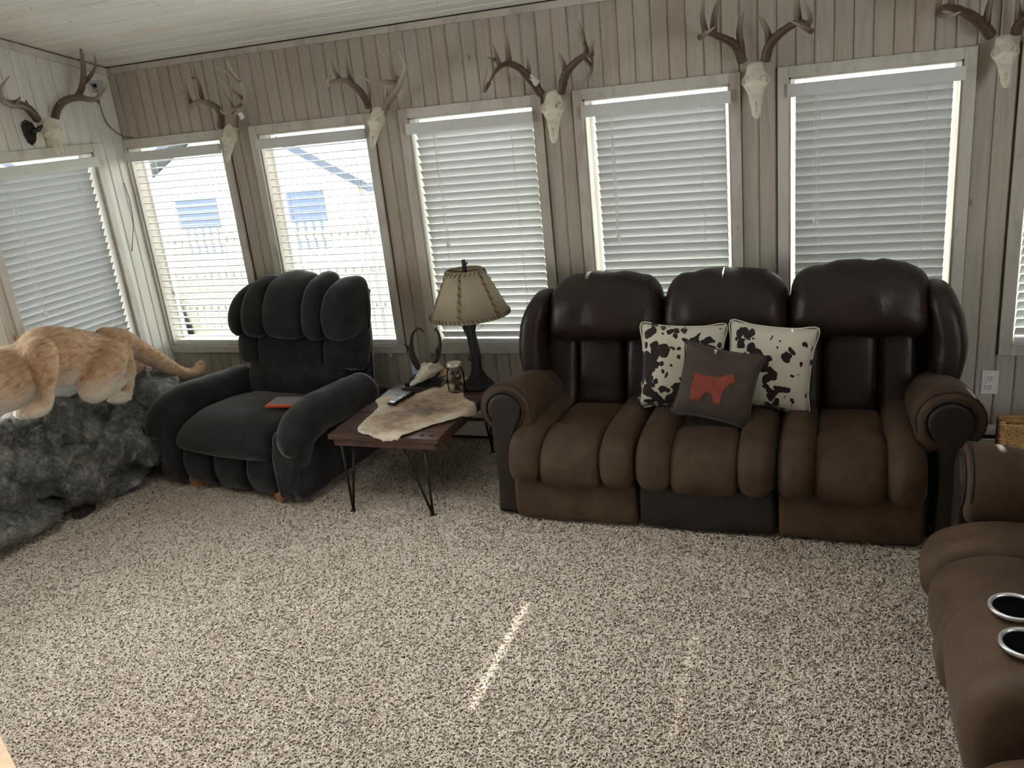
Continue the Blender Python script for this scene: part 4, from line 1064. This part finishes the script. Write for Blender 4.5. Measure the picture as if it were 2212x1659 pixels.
mesh('bottom_lacing', V, F, 'lace', L); mesh('top_lacing', V2, F2, 'lace', L)
for z, R in ((ZB, RB), (ZT, RT)):
    pts = [cone(2*PI*i/48, z, -.001) for i in range(49)]; tube('shade_rim', pts, .003, 'parchment', L, 6)
tube('shade_bracket', [(-.09, 0, ZT), (0, 0, ZT-.01), (.09, 0, ZT)], .002, 'dark_metal', L, 6)
lathe('socket', [(0, .40), (.016, .40), (.018, .44), (.014, .47), (0, .47)], 'black', L, 16)
lathe('bulb', [(0, .47), (.013, .475), (.028, .51), (.026, .535), (.012, .552), (0, .555)], 'white_plastic', L, 20)

# ---- tablet with an orange case on the recliner seat
plain('orange', (.85, .11, .02), .45, nz=.05); plain('screen', (.35, .36, .37), .15, nz=.03)
c = at_z(590, 880, .42)
t = thing('tablet', (c.x+.05, c.y+.05, .424), math.radians(6), 'tablet in a bright orange case lying on the recliner seat', 'tablet')
box('case', -.09, .09, -.065, .065, 0, .014, 'orange', t, .004); box('screen', -.08, .08, -.055, .055, .0135, .0155, 'screen', t, .001)

# ================================================================== ROCKS AND MOUNTAIN LION
def fuse(name, balls, tubes, voxel, smooth_it=6):
    """one continuous mesh from overlapping ellipsoids and tapered tubes"""
    bm = bmesh.new()
    for c, r in balls:
        q = bmesh.ops.create_uvsphere(bm, u_segments=24, v_segments=14, radius=1)
        for v in q['verts']: v.co = Vector((c[0]+v.co.x*r[0], c[1]+v.co.y*r[1], c[2]+v.co.z*r[2]))
    me = bpy.data.meshes.new(name); bm.to_mesh(me); bm.free()
    V = [v.co.copy() for v in me.vertices]; F = [tuple(p.vertices) for p in me.polygons]
    for pts, rad in tubes:
        k = len(pts); p2 = spline(pts, 6*k); R = []
        for i in range(len(p2)):
            q = i/(len(p2)-1)*(k-1); a = int(min(q, k-2)); R.append(rad[a]+(rad[a+1]-rad[a])*(q-a))
        tube_data(p2, R, 14, V, F)
        for p, r in ((p2[0], R[0]), (p2[-1], R[-1])):
            b2 = bmesh.new(); bmesh.ops.create_uvsphere(b2, u_segments=14, v_segments=8, radius=r*.98); n0 = len(V)
            V += [v.co+p for v in b2.verts]; b2.verts.index_update(); F += [tuple(v.index+n0 for v in f.verts) for f in b2.faces]; b2.free()
    o = mesh(name, V, F, None)
    md = o.modifiers.new('r', 'REMESH'); md.mode = 'VOXEL'; md.voxel_size = voxel
    md = o.modifiers.new('s', 'SMOOTH'); md.iterations = smooth_it; md.factor = .6
    bpy.context.view_layer.update()
    me2 = bpy.data.meshes.new_from_object(o.evaluated_get(bpy.context.evaluated_depsgraph_get()))
    bpy.data.objects.remove(o); me2.name = name
    for p in me2.polygons: p.use_smooth = True
    return me2
def rock_mat(name, a, b, c, sc=1.0):
    t = NT(name); v = t.coords('Object'); n1 = t.noise(v, 7*sc, 10, .72, .25); n2 = t.noise(v, 55*sc, 6, .75, 0)
    n3 = t.noise(v, 16*sc, 4, .6, .4)
    c1 = t.ramp(n1, [(.34, a), (.50, b), (.64, c)]); c2 = t.ramp(n2, [(.36, (.42, .42, .42)), (.55, (1, 1, 1)), (.70, (1.5, 1.47, 1.38))])
    vein = t.ramp(n3, [(.56, (0, 0, 0)), (.72, (.55, .55, .55))])
    col = t.mix(1.0, t.mix(1.0, c1, c2, 'MULTIPLY'), (1, 1, 1), 'MULTIPLY')
    t.set(t.mix(vein, col, tuple(min(1, q*1.5) for q in c)), .6, spec=.4)
    ad = t.new('ShaderNodeMath', operation='ADD'); t.link(n1, ad.inputs[0]); t.link(n2, ad.inputs[1]); t.bump(ad.outputs[0], 1.0, .03); M[name] = t.m
rock_mat('rock_grey', (.11, .115, .105), (.30, .30, .275), (.60, .58, .52))
rock_mat('rock_slab', (.20, .20, .175), (.40, .39, .34), (.66, .63, .54), 1.4)
rock_mat('rock_red', (.07, .045, .035), (.12, .08, .06), (.17, .12, .10))
rock_mat('rock_pale', (.20, .195, .18), (.34, .33, .30), (.48, .46, .42))
def rock(name, label, balls, mat, voxel, amp, wall=True, cat='rock', fr=4.0, org=None):
    me = fuse(name, balls, [], voxel, 2)
    me.materials.append(M[mat]); org = Vector(org)
    nrm = [v.normal.copy() for v in me.vertices]
    for v, n in zip(me.vertices, nrm):
        p = v.co
        d = noise.fractal(p*fr, .9, 2.1, 5)*amp
        vd, vp_ = noise.voronoi(p*fr*1.5); q0 = Vector(vp_[0]); rd_ = noise.noise_vector(q0*5.3)
        cell = (p*fr*1.5-q0).dot(rd_)*amp*2.3+noise.noise(q0*2.7)*amp*1.2-max(0, .10-(vd[1]-vd[0]))*amp*3.5
        rd = (noise.ridged_multi_fractal(p*fr*.9+Vector((3, 1, 7)), .9, 2.0, 3, 1.0, 2.0)-1.0)*amp*.35
        v.co = p+n*(d+cell+rd)
        if wall: v.co.x = max(v.co.x, XL+.004)
        v.co.z = max(v.co.z, .002)
    for v in me.vertices: v.co -= org
    o = link(bpy.data.objects.new(name, me)); o.location = org
    return tag(o, label, cat)
rock('boulder', 'large craggy grey boulder carrying the mountain lion', [((-3.63, 3.14, .27), (.26, .40, .25)), ((-3.60, 2.82, .36), (.24, .24, .21)), ((-3.62, 3.44, .28), (.26, .27, .23)), ((-3.66, 2.52, .36), (.2, .22, .2)), ((-3.62, 3.12, .08), (.14, .36, .12)), ((-3.55, 3.0, .26), (.19, .22, .2))], 'rock_grey', .017, .055, org=(-3.63, 3.05, 0))
rock('boulder_slab', 'flat rounded stone slab on the carpet under the big boulder', [((-3.66, 2.58, .085), (.18, .21, .075)), ((-3.68, 2.40, .12), (.19, .28, .10))], 'rock_slab', .014, .013, org=(-3.67, 2.5, 0))
rock('stone_chip', 'small reddish stone wedged between slab and boulder', [((-3.53, 2.83, .022), (.05, .07, .026))], 'rock_red', .008, .008, wall=False, org=(-3.53, 2.83, 0))
rock('stone_ledge', 'pale weathered stone ledge on the boulder under the lion tail', [((-3.58, 3.50, .475), (.15, .17, .05)), ((-3.52, 3.42, .46), (.10, .10, .05))], 'rock_pale', .012, .022, org=(-3.58, 3.48, .42))

def puma():
    S = lambda x, y, X: at_x(x, y, X)
    xc = -3.52
    T = []; N = -3.405; Fx = -3.63
    T.append(([S(105, 773, xc), S(150, 771, xc), S(200, 772, xc), S(240, 778, xc)], [.155, .143, .122, .112]))
    T.append(([S(110, 775, xc), S(60, 797, xc-.02), S(8, 820, xc+.0), S(-45, 834, xc+.05), S(-110, 838, xc+.06)], [.14, .128, .148, .13, .10]))
    T.append(([S(64, 768, N-.03), S(86, 762, N+.04), S(99, 798, N+.065), S(101, 835, N+.07), S(101, 866, N+.06), S(90, 882, N+.05), S(70, 888, N+.05)], [.07, .072, .054, .034, .029, .036, .034]))
    T.append(([S(60, 800, Fx), S(50, 850, Fx), S(60, 888, Fx), S(45, 893, Fx)], [.09, .06, .04, .035]))
    T.append(([S(232, 770, N-.05), S(224, 795, N+.01), S(204, 838, N+.03)], [.095, .098, .076]))
    T.append(([S(210, 842, N+.02), S(243, 832, N), S(276, 806, N-.015)], [.055, .040, .030]))
    T.append(([S(280, 786, N-.02), S(281, 808, N-.015), S(278, 838, N-.01), S(272, 856, N), S(252, 861, N+.01)], [.030, .027, .024, .030, .028]))
    T.append(([S(250, 785, Fx+.02), S(270, 800, Fx), S(302, 776, Fx), S(308, 797, Fx), S(294, 803, Fx)], [.08, .06, .032, .030, .028]))
    T.append(([S(235, 742, xc), S(262, 738, xc), S(296, 754, xc), S(335, 776, xc), S(372, 798, xc), S(402, 810, xc), S(424, 806, xc), S(434, 788, xc)], [.088, .070, .058, .049, .043, .039, .035, .027]))
    # head, lowered, beyond the picture edge
    hd = S(-150, 850, xc+.06)
    B = [(hd, (.085, .095, .085)), (hd+Vector((0, -.085, -.03)), (.045, .05, .04))]
    for s in (-1, 1): B.append((hd+Vector((s*.06, .03, .085)), (.028, .014, .032)))
    # toes
    for base in (S(66, 891, N+.05), S(247, 862, N+.01)):
        for k in (-1.5, -.5, .5, 1.5): B.append((base+Vector((k*.017, -.012, -.004)), (.0135, .022, .0135)))
    me = fuse('mountain_lion', B, T, .011, 8)
    org = Vector((-3.52, 3.0, .5))
    me.materials.append(M['fur'])
    zlo, zhi = .58, .90
    bel = []
    for v in me.vertices:
        n = noise.fractal(v.co*9, 1, 2, 3)*.12
        k = .62*max(0, -v.normal.z)+.55*max(0, min(1, (.78-v.co.z)/.16))*(1 if v.co.y < 3.15 else .45)+n*.9
        if v.co.y > 3.35: k *= .45
        bel.append(max(-.6, min(1, k-.5*max(0, v.normal.z)*(1 if v.co.z > .7 else .3))))
    for v in me.vertices: v.co += v.normal*(noise.fractal(v.co*26, 1, 2, 3)*.0035+noise.noise(v.co*7)*.006)
    a = me.attributes.new('belly', 'FLOAT', 'POINT')
    for i, x in enumerate(bel): a.data[i].value = x
    root = thing('mountain_lion', org, 0, 'tawny mounted mountain lion crouching on the boulder with its tail trailing right', 'mountain lion')
    for v in me.vertices: v.co -= org
    body = link(bpy.data.objects.new('body', me), root)
    # fur: short blades laid towards the tail
    rg = random.Random(11); V = []; F = []; A = []
    me.calc_loop_triangles(); tris = [(t.area, tuple(t.vertices)) for t in me.loop_triangles]
    tot = sum(t[0] for t in tris); NF = 90000
    for ar, vs in tris:
        q = ar/tot*NF; n = int(q)+(1 if rg.random() < q-int(q) else 0)
        for _ in range(n):
            r1, r2 = rg.random(), rg.random()
            if r1+r2 > 1: r1, r2 = 1-r1, 1-r2
            v0, v1, v2 = (me.vertices[i] for i in vs)
            p = v0.co*(1-r1-r2)+v1.co*r1+v2.co*r2; nr = v0.normal
            fl = Vector((0, 1, -.55)); fl = fl-nr*fl.dot(nr)
            if fl.length < 1e-3: continue
            fl.normalize(); d = (fl+nr*rg.uniform(.25, .6)+Vector((rg.uniform(-.3, .3), rg.uniform(-.2, .2), rg.uniform(-.3, .3)))).normalized()
            L = rg.uniform(.009, .018)*(1.25 if (p+org).y > 3.75 else 1); sd = d.cross(nr); sd = sd.normalized()*.0009
            b = len(V); V += [p-sd-nr*.001, p+sd-nr*.001, p+d*L]; F.append((b, b+1, b+2)); A += [bel[vs[0]]+rg.uniform(-.12, .12)]*3
    o = mesh('fur', V, F, 'fur', root); o['kind'] = 'stuff'
    at = o.data.attributes.new('belly', 'FLOAT', 'POINT')
    for i, x in enumerate(A): at.data[i].value = x
    e = hd-org
    for s in (-1, 1): sbox('eye', e+Vector((s*.04, -.075, .03)), (.02, .014, .02), 'black_gloss', root, 2, 4)
    sbox('nose', e+Vector((0, -.135, -.02)), (.03, .016, .02), 'black', root, 2.5, 4)
t = NT('fur'); v = t.coords('Object', (16, 5, 16)); n1 = t.noise(v, 3, 5, .65, .5)
at = t.new('ShaderNodeAttribute', attribute_name='belly')
c1 = t.ramp(n1, [(.28, (.36, .21, .105)), (.5, (.62, .41, .24)), (.75, (.80, .60, .40))])
ad = t.new('ShaderNodeMath', operation='ADD'); t.link(at.outputs['Fac'], ad.inputs[0]); ad.inputs[1].default_value = .6
c1 = t.mix(1.0, c1, t.ramp(ad.outputs[0], [(.1, (.72, .67, .60)), (.55, (1, 1, 1))]), 'MULTIPLY')
t.set(t.mix(t.ramp(at.outputs['Fac'], [(.1, (0, 0, 0)), (.75, (1, 1, 1))]), c1, (.82, .75, .64)), .8, spec=.2, sheen=.2); M['fur'] = t.m
puma()

# ================================================================== WICKER BASKET, WOODEN TABLE CORNER
def wicker():
    plain('wicker', (.56, .34, .13), .55, nz=.3, sc=40); plain('wicker_dark', (.16, .09, .045), .6, nz=.3)
    t = thing('wicker_basket', (.955, 3.73, 0), 0, 'narrow honey-coloured wicker basket at the right edge behind the loveseat arm', 'basket')
    hx, hy, H = .295, .02, .312
    for sx in (-1, 1):
        for sy in (-1, 1): tube('corner_post', [(sx*hx, sy*hy, .004), (sx*hx, sy*hy, H)], .011, 'wicker_dark', t, 8)
    rim = [(-hx, -hy, H), (hx, -hy, H), (hx, hy, H), (-hx, hy, H), (-hx, -hy, H)]
    for a, b in zip(rim, rim[1:]): tube('rim', [a, b], .010, 'wicker', t, 8)
    for ax, sgn in (('x', -1), ('x', 1), ('y', -1), ('y', 1)):
        V = []; F = []; half = hx if ax == 'x' else hy; dep = sgn*(hy if ax == 'x' else hx)
        P = (lambda u, w, z: (u, dep+w, z)) if ax == 'x' else (lambda u, w, z: (dep+w, u, z))
        n = int(half*2/.016)
        for r in range(int((H-.03)/.0085)):
            z = .02+r*.0085; ph = r % 2
            pts = [P(-half+2*half*i/n, (.0035 if (i+ph) % 2 else -.0035), z) for i in range(n+1)]
            tube_data(pts, .0036, 5, V, F)
        for i in range(n+1):
            tube_data([P(-half+2*half*i/n, 0, .01), P(-half+2*half*i/n, 0, H)], .0025, 5, V, F)
        o = mesh('woven_panel', V, F, 'wicker', t); o['kind'] = 'stuff'
    for sx in (-1,):
        V, F = [], []
        for k in range(34):
            z = .02+k*.0086; tube_data([(sx*hx-.012, -hy-.006, z), (sx*hx+.0, -hy-.014, z+.006), (sx*hx+.014, -hy-.008, z+.002)], .0038, 5, V, F)
        o = mesh('braided_edge', V, F, 'wicker', t); o['kind'] = 'stuff'
    box('floor_panel', -hx+.01, hx-.01, -hy+.01, hy-.01, .006, .016, 'wicker_dark', t, 0)
wicker()
def corner_table():
    # the top's far right edge runs along this line at height .6
    a, b = at_z(0, 1585, .6), at_z(37, 1659, .6); d = (b-a); d.z = 0; d.normalize(); n = Vector((d.y, -d.x, 0))
    if n.y > 0: n = -n
    ang = math.atan2(d.y, d.x); c = (a+b)/2+n*.25-d*.06
    t = thing('wooden_stand', (c.x, c.y, 0), ang, 'light oak table corner at the bottom left picture edge', 'table')
    box('tabletop', -.30, .30, -.25, .25, .572, .6, 'light_oak', t, .006)
    for sx in (-1, 1):
        for sy in (-1, 1): box('leg', sx*.25-.02, sx*.25+.02, sy*.2-.02, sy*.2+.02, 0, .572, 'light_oak', t, .003)
    for sy in (-1, 1): box('apron', -.23, .23, sy*.2-.009, sy*.2+.009, .50, .572, 'light_oak', t, .002)
corner_table()

# ================================================================== OUTSIDE THE WINDOWS
GZ = -.55
t = NT('grass'); v = t.coords('Object'); t.set(t.ramp(t.noise(v, 5, 6, .7), [(.3, (.06, .09, .03)), (.7, (.16, .19, .08))]), .9); M['grass'] = t.m
plain('siding_white', (.74, .74, .74), .6, nz=.03); plain('roof_slate', (.040, .048, .075), .7); plain('fence_wood', (.22, .20, .18), .8, nz=.3); plain('blue_grey', (.055, .075, .13), .5)
bm = bmesh.new(); bx(bm, -40, 30, W+.2, 60, GZ-.2, GZ); struct(bm_obj('floor_outside', bm, 'grass')); bpy.data.objects['floor_outside'].name = 'lawn'
def house(cx, cy, w, d, wall_h, pitch, label, dark):
    t = thing('neighbor_house', (cx, cy, GZ), 0, label, 'house')
    V = [(-w/2, 0, 0), (w/2, 0, 0), (w/2, d, 0), (-w/2, d, 0), (-w/2, 0, wall_h), (w/2, 0, wall_h), (w/2, d, wall_h), (-w/2, d, wall_h), (0, 0, wall_h+pitch*w/2), (0, d, wall_h+pitch*w/2)]
    mesh('wall', V, [(0, 3, 2, 1), (0, 1, 5, 8, 4), (1, 2, 6, 5), (2, 3, 7, 9, 6), (3, 0, 4, 7)], 'siding_white', t, False)
    ov = .45; th = .14
    for s in (-1, 1):
        x1 = s*(w/2+ov); z1 = wall_h-pitch*ov; zt = wall_h+pitch*w/2
        V = [(0, -ov, zt+.02), (x1, -ov, z1+.02), (x1, d+ov, z1+.02), (0, d+ov, zt+.02)]; V += [(a, b, c+th) for a, b, c in V]
        mesh('roof_slope', V, [(3, 2, 1, 0), (4, 5, 6, 7), (0, 1, 5, 4), (1, 2, 6, 5), (2, 3, 7, 6), (3, 0, 4, 7)], 'roof_slate', t, False)
    for x, z, ww, hh in dark:
        f = box('window', x-ww/2, x+ww/2, -.04, .0, z, z+hh, 'blue_grey', t, 0); box('window_trim', x-ww/2-.06, x+ww/2+.06, -.03, -.002, z-.06, z+hh+.06, 'siding_white', f, 0)
house(-9.6, 12.4, 4.6, 6, 1.45, .55, 'white neighbouring house with a dark slate gable seen through the second window', [(1.2, .3, .9, 1.0), (-1.0, .3, .9, 1.0)])
house(-17.2, 13.5, 5.5, 6, 1.5, .5, 'white neighbouring house farther left seen through the corner window', [(1.2, .4, .8, .9)])
fn = thing('picket_fence', (-6.0, 8.2, GZ), 0, 'weathered grey picket fence across the lawn outside the open blinds', 'fence')
pk = None
for i in range(44):
    x = -2.6+i*.11
    if pk is None:
        pk = box('picket', -.032, .032, -.01, .01, 0.02, 1.28, 'fence_wood', fn, 0); pk.location.x = x
    else:
        o = pk.copy(); COL.objects.link(o); o.parent = fn; o.location.x = x
for z in (.28, .70, 1.10): box('rail', -2.7, 2.3, .012, .045, z, z+.07, 'fence_wood', fn, 0)
for x in (-2.7, -.2, 2.3): box('post', x-.05, x+.05, .045, .145, 0, 1.38, 'fence_wood', fn, 0)
